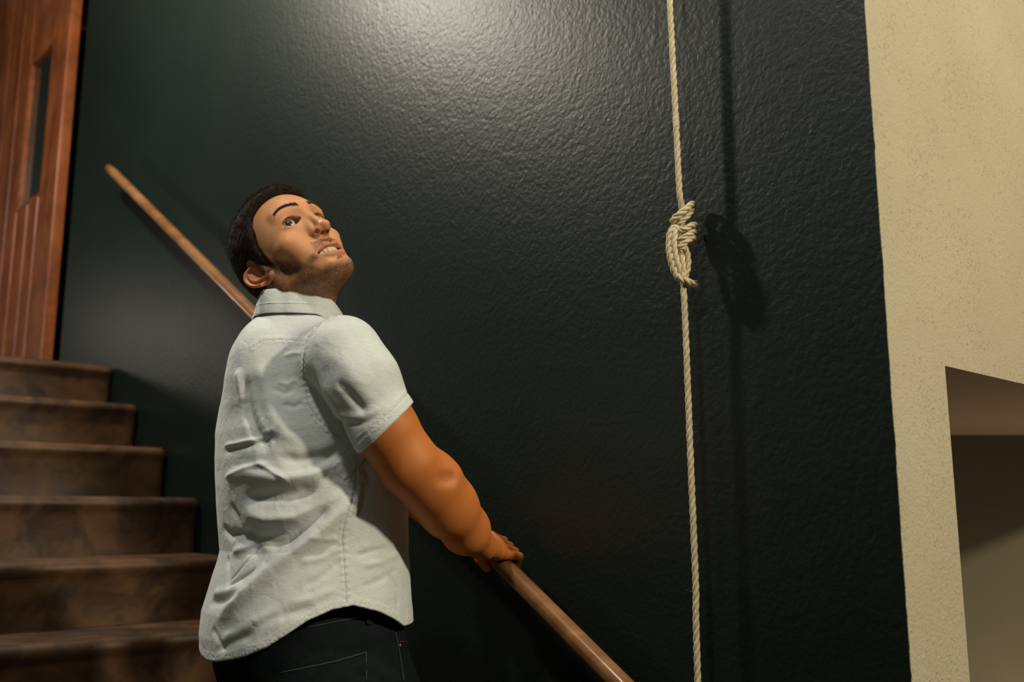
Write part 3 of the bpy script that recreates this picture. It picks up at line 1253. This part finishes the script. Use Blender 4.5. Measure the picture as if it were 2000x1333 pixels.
def shirt_full(p):
    d = shirt_trunk(p)
    return smin(smin(d, sleeve_r(p), .018), sleeve_l(p), .018)


def tor_ang(p):
    z = p[:, 2]
    x = p[:, 0] - np.interp(z, _prof[:, 0], _prof[:, 1]); y = p[:, 1] - np.interp(z, _prof[:, 0], _prof[:, 2])
    return np.arctan2(x * BF[0] + y * BF[1], x * BR[0] + y * BR[1])


hem_px = [(404, 1291), (420, 1294), (450, 1290), (480, 1283), (520, 1266), (560, 1241), (600, 1214), (650, 1192), (690, 1184), (740, 1196), (770, 1210), (790, 1224)]
_h = []
for u_, v_ in hem_px:
    P_ = trace(shirt_full, u_, v_, 1.3)
    if P_ is not None: _h.append((float(tor_ang(P_[None])[0]), P_[2], P_))
HEM3 = [q[2] for q in _h]
_hx = np.array([q[0] for q in _h]); _hz = np.array([q[1] for q in _h])
_o = np.argsort(_hx); _hx = _hx[_o]; _hz = _hz[_o]
side_a = float(_hx[_hz.argmax()])


def hem_z(ang):
    a = np.where(ang > math.pi / 2, math.pi - ang, np.where(ang < -math.pi / 2, -math.pi - ang, ang))   # mirrored on the hidden side
    return np.interp(a, _hx, _hz)


def hem_d(p): return (hem_z(tor_ang(p)) - p[:, 2]) * .85


SH_T = .0044


def shirt_sdf(p):
    tr = shirt_trunk(p)
    sr = sleeve_r(p); sl = sleeve_l(p)
    cr = ((p - CUFF) @ CUFFN); cl = ((p - _l0) @ LARMD)
    outer = smin(smin(tr, smax(sr, cr, .002), .018), smax(sl, cl, .002), .018)
    inner = smin(smin(tr, np.maximum(sr, cr - .008), .018), np.maximum(sl, cl - .008), .018) + SH_T
    d = smax(outer, -inner, .0015)
    d = smax(d, hem_d(p).astype(F32), .0015)
    # neck opening
    nk = cone(p, tuple(NECK - UP * .02), tuple(NECK + UP * .10), .058, .058)
    return smax(d, -nk, .003).astype(F32)


def trace_line(sdf, px, y0=1.3):
    out_ = []
    for (u0, v0_), (u1, v1_) in zip(px[:-1], px[1:]):
        n_ = max(2, int(math.hypot(u1 - u0, v1_ - v0_) / 8))
        for t in np.arange(n_) / n_:
            P_ = trace(sdf, u0 + (u1 - u0) * t, v0_ + (v1_ - v0_) * t, y0)
            if P_ is not None: out_.append(P_)
    P_ = trace(sdf, *px[-1], y0)
    if P_ is not None: out_.append(P_)
    return np.array(out_)


def line_dist(P_, L):
    """distance to a polyline and the running parameter 0..1"""
    d = np.full(len(P_), 9.0); tt = np.zeros(len(P_))
    seg = np.linalg.norm(np.diff(L, axis=0), axis=1); cum = np.concatenate([[0], np.cumsum(seg)]); tot = cum[-1] + 1e-9
    near = np.linalg.norm(P_ - L.mean(0), axis=1) < tot * .5 + .12
    Pn = P_[near]
    dn = np.full(len(Pn), 9.0); tn = np.zeros(len(Pn))
    for i in range(len(L) - 1):
        e = L[i + 1] - L[i]; w = Pn - L[i]
        t = np.clip((w @ e) / (e @ e + 1e-12), 0, 1)
        q = np.linalg.norm(w - t[:, None] * e, axis=1)
        m_ = q < dn
        dn[m_] = q[m_]; tn[m_] = (cum[i] + t[m_] * seg[i]) / tot
    d[near] = dn; tt[near] = tn
    return d, tt


lo = np.array([-.68, 1.44, -.32]); hi = np.array([-.13, 2.10, .47])
SV, SF = surface_net(shirt_sdf, lo, hi, .0020, 1.8)
SV, SF = largest(SV, SF)
Sn = grad(shirt_full, SV, .002)

# folds: (points seen along the fold, height, width); positive = ridge, negative = hollow
FOLDS = [
    ([(700, 955), (660, 1000), (600, 1052), (543, 1102), (480, 1160), (419, 1214)], .0120, .015),
    ([(668, 962), (610, 1018), (560, 1052), (500, 1062), (455, 1050)], -.0150, .016),
    ([(452, 1082), (490, 1062), (525, 1072), (540, 1082)], .0060, .008),
    ([(470, 1000), (520, 1015), (580, 1012), (640, 985), (680, 950)], .0085, .011),
    ([(470, 975), (520, 972), (580, 965), (630, 945)], -.0110, .012),
    ([(440, 935), (480, 925), (540, 935), (600, 930), (660, 905)], .0070, .012),
    ([(447, 985), (462, 1010), (470, 1040)], -.0050, .008),
    ([(433, 1030), (450, 1046), (500, 1036)], -.0060, .008),
    ([(437, 872), (470, 866), (510, 856), (530, 843)], .0035, .0045),
    ([(437, 882), (470, 876), (510, 866)], -.0030, .006),
    ([(437, 934), (480, 915), (510, 905), (540, 910)], .0030, .0045),
    ([(478, 730), (478, 770), (486, 810), (500, 845), (530, 885)], -.0085, .011),
    ([(462, 720), (470, 760), (476, 790)], .0060, .009),
    ([(500, 700), (520, 760), (532, 810), (560, 850), (600, 870)], .0045, .012),
    ([(492, 826), (500, 815), (505, 806)], .0010, .003), ([(500, 838), (508, 826), (514, 816)], .0010, .003), ([(488, 812), (496, 800), (500, 793)], .0008, .003),
    ([(505, 848), (525, 842), (542, 838)], .0018, .0045), ([(505, 862), (530, 856), (545, 860)], -.0035, .007),
    ([(500, 905), (520, 912), (550, 930), (570, 945)], .0035, .004),
    ([(540, 890), (580, 900), (640, 890), (680, 868)], -.0060, .010),
    ([(560, 925), (610, 912), (660, 890), (690, 880)], -.0040, .007),
    ([(690, 880), (715, 905), (725, 935), (715, 975)], -.0060, .010),
    ([(705, 940), (698, 975), (690, 1010)], .0055, .0055),
    ([(712, 950), (707, 985), (697, 1018)], -.0040, .005),
    ([(540, 745), (560, 752), (580, 740)], .0018, .004), ([(530, 760), (555, 768), (580, 758)], -.0020, .005),
    ([(545, 700), (570, 690), (590, 690)], .0015, .004), ([(550, 790), (575, 795), (595, 785)], -.0022, .005),
    ([(505, 1110), (475, 1130), (450, 1145), (444, 1150)], -.0028, .0035), ([(512, 1060), (480, 1100), (446, 1142)], -.0015, .003),
    ([(443, 1085), (446, 1110), (446, 1150)], -.0045, .005),
    ([(415, 1160), (450, 1155), (480, 1142)], .0040, .008), ([(408, 1180), (440, 1175), (480, 1160)], -.0045, .008),
    ([(600, 1050), (640, 1055), (668, 1050)], .0020, .005), ([(580, 1100), (630, 1090), (666, 1070)], .0025, .007),
    ([(590, 1150), (640, 1120), (670, 1090)], -.0022, .006), ([(560, 1180), (610, 1170), (660, 1150)], .0022, .007),
    ([(500, 1220), (560, 1200), (620, 1185)], -.0030, .008), ([(430, 1250), (480, 1225), (540, 1190)], .0035, .009),
    ([(420, 1270), (460, 1255), (500, 1235)], -.0028, .007), ([(415, 1225), (425, 1250), (440, 1275)], -.0030, .006),
    ([(690, 1090), (720, 1078), (760, 1070)], -.0020, .005), ([(700, 1105), (740, 1100), (780, 1080)], .0022, .006),
    ([(700, 1150), (740, 1135), (780, 1110)], -.0018, .006), ([(760, 1120), (775, 1150), (780, 1190)], -.0025, .006),
    ([(720, 1000), (750, 1030), (775, 1075)], .0025, .010),
    # sleeve
    ([(640, 680), (680, 720), (715, 770), (745, 810)], .0020, .012), ([(655, 740), (690, 780), (720, 815)], -.0035, .008),
    ([(615, 700), (630, 750), (660, 800), (690, 845)], .0030, .009), ([(650, 810), (690, 815), (730, 806), (765, 790)], .0022, .007),
    ([(660, 825), (700, 830), (740, 815)], -.0018, .005), ([(604, 735), (620, 780), (645, 825), (668, 850)], -.0025, .007),
    ([(625, 630), (618, 640), (606, 660)], -.0012, .004), ([(680, 640), (710, 680), (735, 740)], -.0015, .010),
]
disp = np.zeros(len(SV))
for px, amp, wd in FOLDS:
    L = trace_line(shirt_full, px)
    if len(L) < 2: continue
    d_, t_ = line_dist(SV, L)
    m_ = d_ < wd * 3.2
    disp[m_] += amp * np.exp(-(d_[m_] / wd) ** 2) * (ss(t_[m_], -.02, .22) * ss(1 - t_[m_], -.02, .22))
# soft random cloth movement
disp += _wave(SV, 21, 38, 12) * .0016 + _wave(SV * (1, 1, 1.7), 22, 85, 14) * .0008
# puckers along seams
seam_defs = {
    'yoke': [(494, 678), (512, 665), (548, 663), (596, 666)],
    'armhole': [(665, 616), (648, 618), (629, 626), (608, 647), (597, 668), (592, 704), (594, 746), (602, 788), (620, 818), (650, 845), (668, 857)],
    'side': [(699, 905), (697, 930), (694, 957), (675, 1012), (669, 1051), (673, 1099), (678, 1178)],
}
sd = np.full(len(SV), .05); run = np.zeros(len(SV))
for nm, px in seam_defs.items():
    L = trace_line(shirt_full, px)
    if len(L) < 2: continue
    d_, t_ = line_dist(SV, L)
    tot = np.linalg.norm(np.diff(L, axis=0), axis=1).sum()
    m_ = d_ < sd
    sd[m_] = d_[m_]; run[m_] = t_[m_] * tot
    if nm != 'yoke':
        disp += .0004 * np.sin(t_ * tot * 2 * math.pi / .012 + _wave(SV, 31, 60) * 2) * np.exp(-((d_ - .004) / .005) ** 2)
    disp -= .0007 * np.exp(-(d_ / .0022) ** 2) * (nm != 'yoke') + .0006 * np.exp(-(d_ / .002) ** 2)
hd = np.minimum(np.abs(-hem_d(SV) / .85), .2)
cd = np.where(np.linalg.norm(SV - CUFF, axis=1) < .11, np.abs((SV - CUFF) @ CUFFN), .2)
disp += .0006 * np.exp(-(np.minimum(hd, 9) / .0065) ** 4) * (1 + .25 * np.sin(tor_ang(SV) * 150))
disp += .0006 * np.exp(-(cd / .016) ** 6)
disp -= .0008 * np.exp(-((cd - .018) / .0022) ** 2)
disp += _wave(SV, 41, 160, 14) * .00025 * np.exp(-((cd - .016) / .008) ** 2)
disp = np.clip(disp, -.013, .016)
SV2 = SV + Sn * disp[:, None]

m = NT('pale_chambray_shirt')
v = m.coords()
wv1 = m.n('ShaderNodeTexWave', wave_type='BANDS', bands_direction='X'); wv1.inputs['Scale'].default_value = 520; wv1.inputs['Distortion'].default_value = .4; m.l(v, wv1.inputs[0])
wv2 = m.n('ShaderNodeTexWave', wave_type='BANDS', bands_direction='Z'); wv2.inputs['Scale'].default_value = 520; wv2.inputs['Distortion'].default_value = .4; m.l(v, wv2.inputs[0])
weave = m.math('MULTIPLY', m.math('ADD', wv1.outputs['Fac'], wv2.outputs['Fac']), .5)
slub = m.noise(m.coords((1, 1, 5)), 110, 4, .6, .5)
c = m.ramp(m.math('ADD', m.math('MULTIPLY', weave, .35), m.math('MULTIPLY', slub, .65)), [(.3, (.54, .585, .575)), (.7, (.70, .735, .720))])
sa = m.attr('seam')
line = m.ramp(m.math('MULTIPLY', sa, 100), [(.0, (1, 1, 1)), (.07, (.9, .9, .9)), (.16, (0, 0, 0))])
c = m.mix(m.math('MULTIPLY', line, .45), c, (.20, .23, .225))
m.base(c)
m.rough(.85)
m.b.inputs['Sheen Weight'].default_value = .25
m.b.inputs['Specular IOR Level'].default_value = .2
wr = m.noise(v, 34, 2, .5, .6)
b1 = m.bump(wr, .0022)
b2 = m.bump(slub, .0004, 1, b1)
pk = m.n('ShaderNodeTexNoise'); pk.inputs['Scale'].default_value = 210; pk.inputs['Detail'].default_value = 2; m.l(v, pk.inputs['Vector'])
pm = m.math('MULTIPLY', pk.outputs['Fac'], m.ramp(m.math('MULTIPLY', sa, 100), [(.0, (1, 1, 1)), (.5, (.8, .8, .8)), (1, (0, 0, 0))]))
b3 = m.bump(pm, .0016, 1, b2)
m.normal(b3)
M_shirt = m.m
shirt = link_mesh('shirt', SV2, SF, M_shirt, person)
sd2 = np.minimum(sd, np.abs(hd - .0075) + .0004)
sd2 = np.minimum(sd2, np.abs(cd - .0175) + .0002)
float_attr(shirt, 'seam', np.minimum(sd2, .05))

# collar: a stand and a turned-down fall
CC = at(581, 603, 1.790)
cax = UP + BF * .0; cax /= np.linalg.norm(cax)
cf = BF - cax * (BF @ cax); cf /= np.linalg.norm(cf)
cr_ = np.cross(cf, cax)
if cr_ @ BR < 0: cr_ = -cr_
na = 120
angs = np.radians(6 + (360 - 12) * np.arange(na + 1) / na)      # from the front opening round the back


def reach(fn, hgt, gap):
    """radius where fn leaves the surface by gap, per angle"""
    out_ = np.full(na + 1, .10)
    rs_ = np.linspace(.035, .13, 96)
    for i, a_ in enumerate(angs):
        dr_ = cf * math.cos(a_) + cr_ * math.sin(a_)
        P_ = CC + dr_ * rs_[:, None] + cax * hgt
        d_ = fn(P_.astype(F32))
        k = np.where(d_ < gap)[0]
        out_[i] = rs_[k.max()] if len(k) else rs_[0]
    for _ in range(12):
        pad = np.concatenate([[out_[0]], out_, [out_[-1]]])
        out_ = np.maximum(out_ * .0, (pad[:-2] + pad[1:-1] * 2 + pad[2:]) / 4)
    return out_


def neckonly(p): return smin(neck_sdf(p), torso(p, -.016) + np.maximum(0, p[:, 2] - .34).astype(F32) * 3, .01)


Rt = np.clip(reach(neckonly, .016, .0075), .045, .080)
Rb = np.clip(reach(shirt_trunk, -.024, .0030), 0, .100)
Rb = np.clip(np.maximum(Rb, Rt + .010), 0, Rt + .030)
prof_c = [(-.0030, -.024, 0), (-.0030, -.004, 0), (-.0022, .010, 0), (-.0004, .0175, 0), (.0026, .0200, .05), (.0056, .0175, .15), (.0060, .0090, .40), (.0060, -.0080, .72), (.0044, -.0275, 1.0)]
CV, CF = [], []
for i, a_ in enumerate(angs):
    for j, (dr_, dz_, mixb) in enumerate(prof_c):
        wob = .0008 * math.sin(a_ * 5 + 1) + .0005 * math.sin(a_ * 13)
        rad_ = Rt[i] * (1 - mixb) + (Rb[i] - .003) * mixb + dr_ + wob * (j > 4)
        fr_ = max(0, math.cos(a_))
        dz2 = dz_ * (1 + .5 * fr_ ** 3 * (j > 6)) - .040 * fr_ ** 1.3
        CV.append(CC + (cf * math.cos(a_) + cr_ * math.sin(a_)) * rad_ + cax * dz2)
m_ = len(prof_c)
for i in range(na):
    for j in range(m_ - 1):
        CF.append((i * m_ + j, (i + 1) * m_ + j, (i + 1) * m_ + j + 1, i * m_ + j + 1))
collar = link_mesh('collar', CV, CF, M_shirt, shirt)
float_attr(collar, 'seam', [(.05 if (k % m_) not in (7,) else .004) for k in range(len(CV))])
sm = collar.modifiers.new('thick', 'SOLIDIFY'); sm.thickness = .0022; sm.offset = 0
sb_ = collar.modifiers.new('smooth', 'SUBSURF'); sb_.levels = 1; sb_.render_levels = 2

# ------------------------------------------------------------------ jeans
jrows = [(1100, 450, 775), (1180, 432, 783), (1215, 415, 792), (1240, 410, 797), (1270, 410, 804), (1300, 414, 814), (1333, 423, 826), (1400, 440, 830)]
_jp = []
for y_, xl, xr in jrows:
    A_, B_ = at(xl, y_, YT), at(xr, y_, YT); c_ = (A_ + B_) / 2
    _jp.append((at((xl + xr) / 2, y_, YT)[2], c_[0], c_[1], (B_[0] - A_[0]) / 2 - .001))
_jp = np.array(sorted(_jp))
JC = np.array([_jp[0, 1], _jp[0, 2], 0])
FT_R = S(1.27, .47, z_n(10)); FT_L = S(1.54, .40, z_n(9))
HIP_R = JC + BR * .090 + UP * -.40; HIP_L = JC - BR * .090 + UP * -.40
KN_R = (HIP_R + FT_R + UP * .08) / 2 + BF * .045; KN_L = (HIP_L + FT_L + UP * .08) / 2 + BF * .085


def jeans_sdf(p):
    d = torso(p, -.010, _jp, K_A * .95, K_B)
    zt = p[:, 2] + .075
    d = smax(d, zt.astype(F32), .003)
    d = smax(d, (-.42 - p[:, 2]).astype(F32), .05)
    ar = FT_R + UP * .075 + N * -.0; al = FT_L + UP * .075
    d = smin(d, chain(p, [tuple(HIP_R), tuple(KN_R), tuple(ar)], [.092, .064, .052], .03), .03)
    d = smin(d, chain(p, [tuple(HIP_L), tuple(KN_L), tuple(al)], [.092, .064, .052], .03), .03)
    return d.astype(F32)


jl = np.array([-.72, 1.35, -1.22]); jh = np.array([-.10, 2.15, -.10])
JV, JF = surface_net(jeans_sdf, jl, jh, .0045, 1.7)
JV, JF = largest(JV, JF)
Jn = grad(jeans_sdf, JV, .003)
jd = _wave(JV, 51, 30, 12) * .0022 + _wave(JV * (1, 1, .5), 52, 90, 12) * .0010
for px, amp, wd in (([(640, 1260), (720, 1250), (780, 1235)], .002, .008), ([(480, 1330), (560, 1300), (640, 1280)], .003, .012), ([(700, 1300), (740, 1310), (780, 1330)], .003, .010)):
    L = trace_line(jeans_sdf, px)
    if len(L) > 1:
        d_, t_ = line_dist(JV, L)
        jd += amp * np.exp(-(d_ / wd) ** 2)
JV = JV + Jn * jd[:, None]
m = NT('dark_indigo_denim')
v = m.coords()
tw = m.n('ShaderNodeTexWave', wave_type='BANDS', bands_direction='DIAGONAL'); tw.inputs['Scale'].default_value = 330; tw.inputs['Distortion'].default_value = 1.5; m.l(v, tw.inputs[0])
c = m.ramp(m.math('ADD', m.math('MULTIPLY', tw.outputs['Fac'], .35), m.math('MULTIPLY', m.noise(v, 30, 5, .65), .65)), [(.3, (.0022, .0044, .0050)), (.7, (.0080, .0130, .0140))])
m.base(c); m.rough(.8); m.b.inputs['Specular IOR Level'].default_value = .12
m.normal(m.bump(m.noise(v, 60, 4, .6), .002))
M_jean = m.m
jeans = link_mesh('jeans', JV, JF, M_jean, person)
m = NT('jean_thread'); m.base((.07, .08, .075)); m.rough(.7); M_thread = m.m
m = NT('copper_rivet'); m.base((.55, .20, .06)); m.rough(.3); m.b.inputs['Metallic'].default_value = .9; M_rivet = m.m
for nm, px in (('pocket_stitching', [(511, 1314), (549, 1314), (591, 1306), (652, 1293), (714, 1275)]), ('pocket_stitching', [(714, 1275), (714, 1300), (715, 1332)]),
               ('waistband_stitching', [(598, 1227), (650, 1216), (706, 1206)]), ('side_seam', [(767, 1217), (773, 1245), (779, 1278), (787, 1332)]),
               ('pocket_stitching', [(778, 1255), (790, 1254), (802, 1262)])):
    L = trace_line(jeans_sdf, px)
    if len(L) < 2: continue
    gn = grad(jeans_sdf, L, .003)
    jdl = (_wave(L, 51, 30, 12) * .0022 + _wave(L * (1, 1, .5), 52, 90, 12) * .0010)
    link_mesh(nm, *tube(L + gn * (jdl + .0014)[:, None], .0006, 6), M_thread, jeans)
P_ = trace(jeans_sdf, 780.5, 1261.5)
gn = grad(jeans_sdf, P_[None], .003)[0]
link_mesh('rivet', *tube([P_, P_ + gn * .0028], .0035, 16), M_rivet, jeans)
L = trace_line(jeans_sdf, [(717, 1196), (718, 1204), (720, 1222)])
gn = grad(jeans_sdf, L, .003)
sidev = np.cross(gn[0], UP); sidev /= np.linalg.norm(sidev)
BV, BFc = [], []
for i, q in enumerate(L):
    for sgn, dep in ((-1, .0005), (-1, .0035), (1, .0035), (1, .0005)):
        BV.append(q + sidev * sgn * .006 + gn[i] * (dep + .001))
for i in range(len(L) - 1):
    for k in range(4): BFc.append((4 * i + k, 4 * i + (k + 1) % 4, 4 * i + 4 + (k + 1) % 4, 4 * i + 4 + k))
BFc += [(0, 1, 2, 3), tuple(4 * (len(L) - 1) + k for k in (3, 2, 1, 0))]
link_mesh('belt_loop', BV, BFc, M_jean, jeans, smooth=False)

# shoes on the treads
m = NT('dark_shoe_leather'); m.base((.02, .014, .010)); m.rough(.4); M_shoe = m.m
m = NT('shoe_sole_rubber'); m.base((.05, .045, .04)); m.rough(.8); M_sole = m.m
for ft in (FT_R, FT_L):
    fx = N; sx_ = W

    def shoe(p, ft=ft):
        q = p - ft.astype(F32)
        a = np.stack([q @ fx, q @ sx_, q[:, 2]], 1).astype(F32)
        d = ell(a, (.075, 0, .030), (.125, .046, .034))
        d = smin(d, ell(a, (-.025, 0, .040), (.062, .040, .045)), .03)
        d = smin(d, cone(a, (-.010, 0, .04), (-.012, 0, .085), .045, .042), .03)
        return smax(d, .020 - a[:, 2], .004)

    def sole(p, ft=ft):
        q = p - ft.astype(F32)
        a = np.stack([q @ fx, q @ sx_, q[:, 2]], 1).astype(F32)
        d = np.minimum(ell(a * (1, 1, .2), (.075, 0, 0), (.132, .052, .5)), ell(a * (1, 1, .2), (-.03, 0, 0), (.064, .044, .5)))
        d = smax(d, a[:, 2] - .024, .004)
        return smax(d, .001 - a[:, 2], .002)
    sh_ = link_mesh('shoe', *surface_net(shoe, ft + (-.2, -.2, -.01), ft + (.2, .2, .15), .005), M_shoe, person)
    link_mesh('sole', *surface_net(sole, ft + (-.2, -.2, -.01), ft + (.2, .2, .05), .005), M_sole, sh_)

# ------------------------------------------------------------------ rope
YR = 1.749
m = NT('natural_fibre_rope')
v = m.coords()
c = m.ramp(m.math('ADD', m.math('MULTIPLY', m.noise(m.coords((3, 3, 1)), 260, 4, .65), .6), m.math('MULTIPLY', m.noise(v, 45, 3, .6), .4)), [(.32, (.52, .41, .24)), (.68, (.84, .73, .50))])
m.base(c); m.rough(.85)
m.normal(m.bump(m.noise(m.coords((4, 4, 1)), 420, 3, .65), .0009))
M_rope = m.m
rtop, rmid, rbot = at(1308, 0, YR), at(1333, 478, YR), at(1363, 1333, YR)
dt = (rmid - rtop)
zc_ = Z_CEIL
ptop = rtop + (rtop - rmid) * ((zc_ - rtop[2]) / (rtop[2] - rmid[2]))
dbt = (rbot - rmid)
pbot = rbot + dbt * ((rbot[2] + 1.35) / (rmid[2] - rbot[2]))
rope = empty('rope', tuple(rmid))
tag(rope, 'thick twisted natural fibre rope hanging vertically in front of the dark wall, knotted midway', 'rope')


def laid(path, rad, pitch=.050, step=.0022, n=9, taper=False, phase=0.0):
    """three strands twisted round a path"""
    path = np.asarray(path, float)
    seg = np.linalg.norm(np.diff(path, axis=0), axis=1); cum = np.concatenate([[0], np.cumsum(seg)])
    m_ = max(4, int(cum[-1] / step))
    tt = np.linspace(0, cum[-1], m_)
    P_ = np.stack([np.interp(tt, cum, path[:, k]) for k in range(3)], 1)
    T = np.gradient(P_, axis=0); T /= np.linalg.norm(T, axis=1)[:, None]
    x = np.cross(T[0], [0.3, 1, .1]); x /= np.linalg.norm(x)
    X = []
    for i in range(m_):
        x = x - T[i] * (x @ T[i]); x /= np.linalg.norm(x); X.append(x.copy())
    X = np.array(X); Y = np.cross(T, X)
    parts = []
    rs = rad * .56
    ro = rad * .50
    for k in range(3):
        a = phase + 2 * math.pi * k / 3 + 2 * math.pi * tt / pitch
        off = ro * (np.cos(a)[:, None] * X + np.sin(a)[:, None] * Y)
        q = P_ + off
        rr_ = np.full(m_, rs) * (1 + .05 * np.sin(tt * 130 + k))
        parts.append(tube(q, rr_, n))
    return join(parts), P_


straight_top = [ptop, rtop, at(1320.5, 240, YR), at(1327, 370, YR)]
sw = catmull(straight_top + [at(1331, 400, YR + .004), at(1333, 430, YR + .008), at(1331, 470, YR + .010), at(1332, 520, YR + .008), at(1335, 560, YR), at(1339, 640, YR), at(1349, 900, YR), at(1359, 1150, YR), rbot, pbot], 14)
(rv, rf), rp = laid(sw, .0058)
link_mesh('rope_line', rv, rf, M_rope, rope)


def kp(l): return catmull([at(x, y, YR - d) for x, y, d in l], 8)


knot_paths = [
    ([(1318, 440, -.006), (1315, 430, .006), (1324, 421, .014), (1338, 410, .014), (1350, 400, .006), (1353, 400, -.006), (1345, 418, -.014), (1330, 436, -.012)], .0064),
    ([(1322, 440, .002), (1330, 433, .012), (1344, 422, .012), (1353, 410, .004)], .0050),
    ([(1312, 452, -.008), (1318, 446, .010), (1334, 449, .017), (1350, 441, .014), (1359, 440, .002), (1352, 450, -.014), (1325, 456, -.014)], .0056),
    ([(1315, 466, -.006), (1322, 470, .010), (1336, 463, .017), (1350, 455, .014), (1357, 453, .002), (1350, 462, -.014), (1326, 470, -.013)], .0054),
    ([(1316, 486, -.004), (1324, 484, .012), (1338, 474, .016), (1350, 466, .012), (1355, 466, .000), (1348, 476, -.013), (1326, 482, -.012)], .0058),
    ([(1324, 446, .010), (1315, 447, .013), (1309, 457, .013), (1307, 478, .013), (1309, 500, .013), (1315, 524, .011), (1324, 541, .009), (1338, 548, .009), (1355, 555, .006)], .0066),
    ([(1318, 450, .015), (1316, 475, .017), (1319, 500, .015), (1326, 525, .012), (1334, 545, .008)], .0060),
    ([(1326, 488, .012), (1338, 486, .010), (1344, 505, .009), (1343, 525, .008), (1337, 546, .007)], .0056),
    ([(1332, 500, .010), (1334, 520, .012), (1336, 545, .009)], .0052),
]
parts = []; allp = [rp[(rp[:, 2] > -.5) & (rp[:, 2] < 1.1)]]
for i, (l, r_) in enumerate(knot_paths):
    q, pp = laid(kp(l), r_, .040, .0016, 9, phase=i * .7)
    parts.append(q); allp += [pp] * 3
link_mesh('knot', *join(parts), M_rope, rope)
rng = np.random.default_rng(5)
ap = np.concatenate(allp)
pick = rng.integers(0, len(ap), 520)
dirs = rng.normal(size=(520, 3))
st0 = ap[pick] + dirs / np.linalg.norm(dirs, axis=1)[:, None] * .0045
fv, ff = strands(st0, dirs, rng.exponential(.0050, 520) + .002, .00012, rng, .9)
# frayed end of the tail
tail = at(1355, 555, YR - .006)
n_ = 140
td = np.tile(at(1357, 556, YR) - at(1338, 548, YR), (n_, 1)); td /= np.linalg.norm(td[0])
fv2, ff2 = strands(tail + rng.normal(size=(n_, 3)) * .0028, td + rng.normal(size=(n_, 3)) * .35, rng.uniform(.003, .010, n_), .0002, rng, .6)
fo = link_mesh('stray_fibres', *(np.concatenate([fv, fv2]), np.concatenate([ff, ff2 + len(fv)])), M_rope, rope, smooth=False)
tag(fo, kind='stuff')
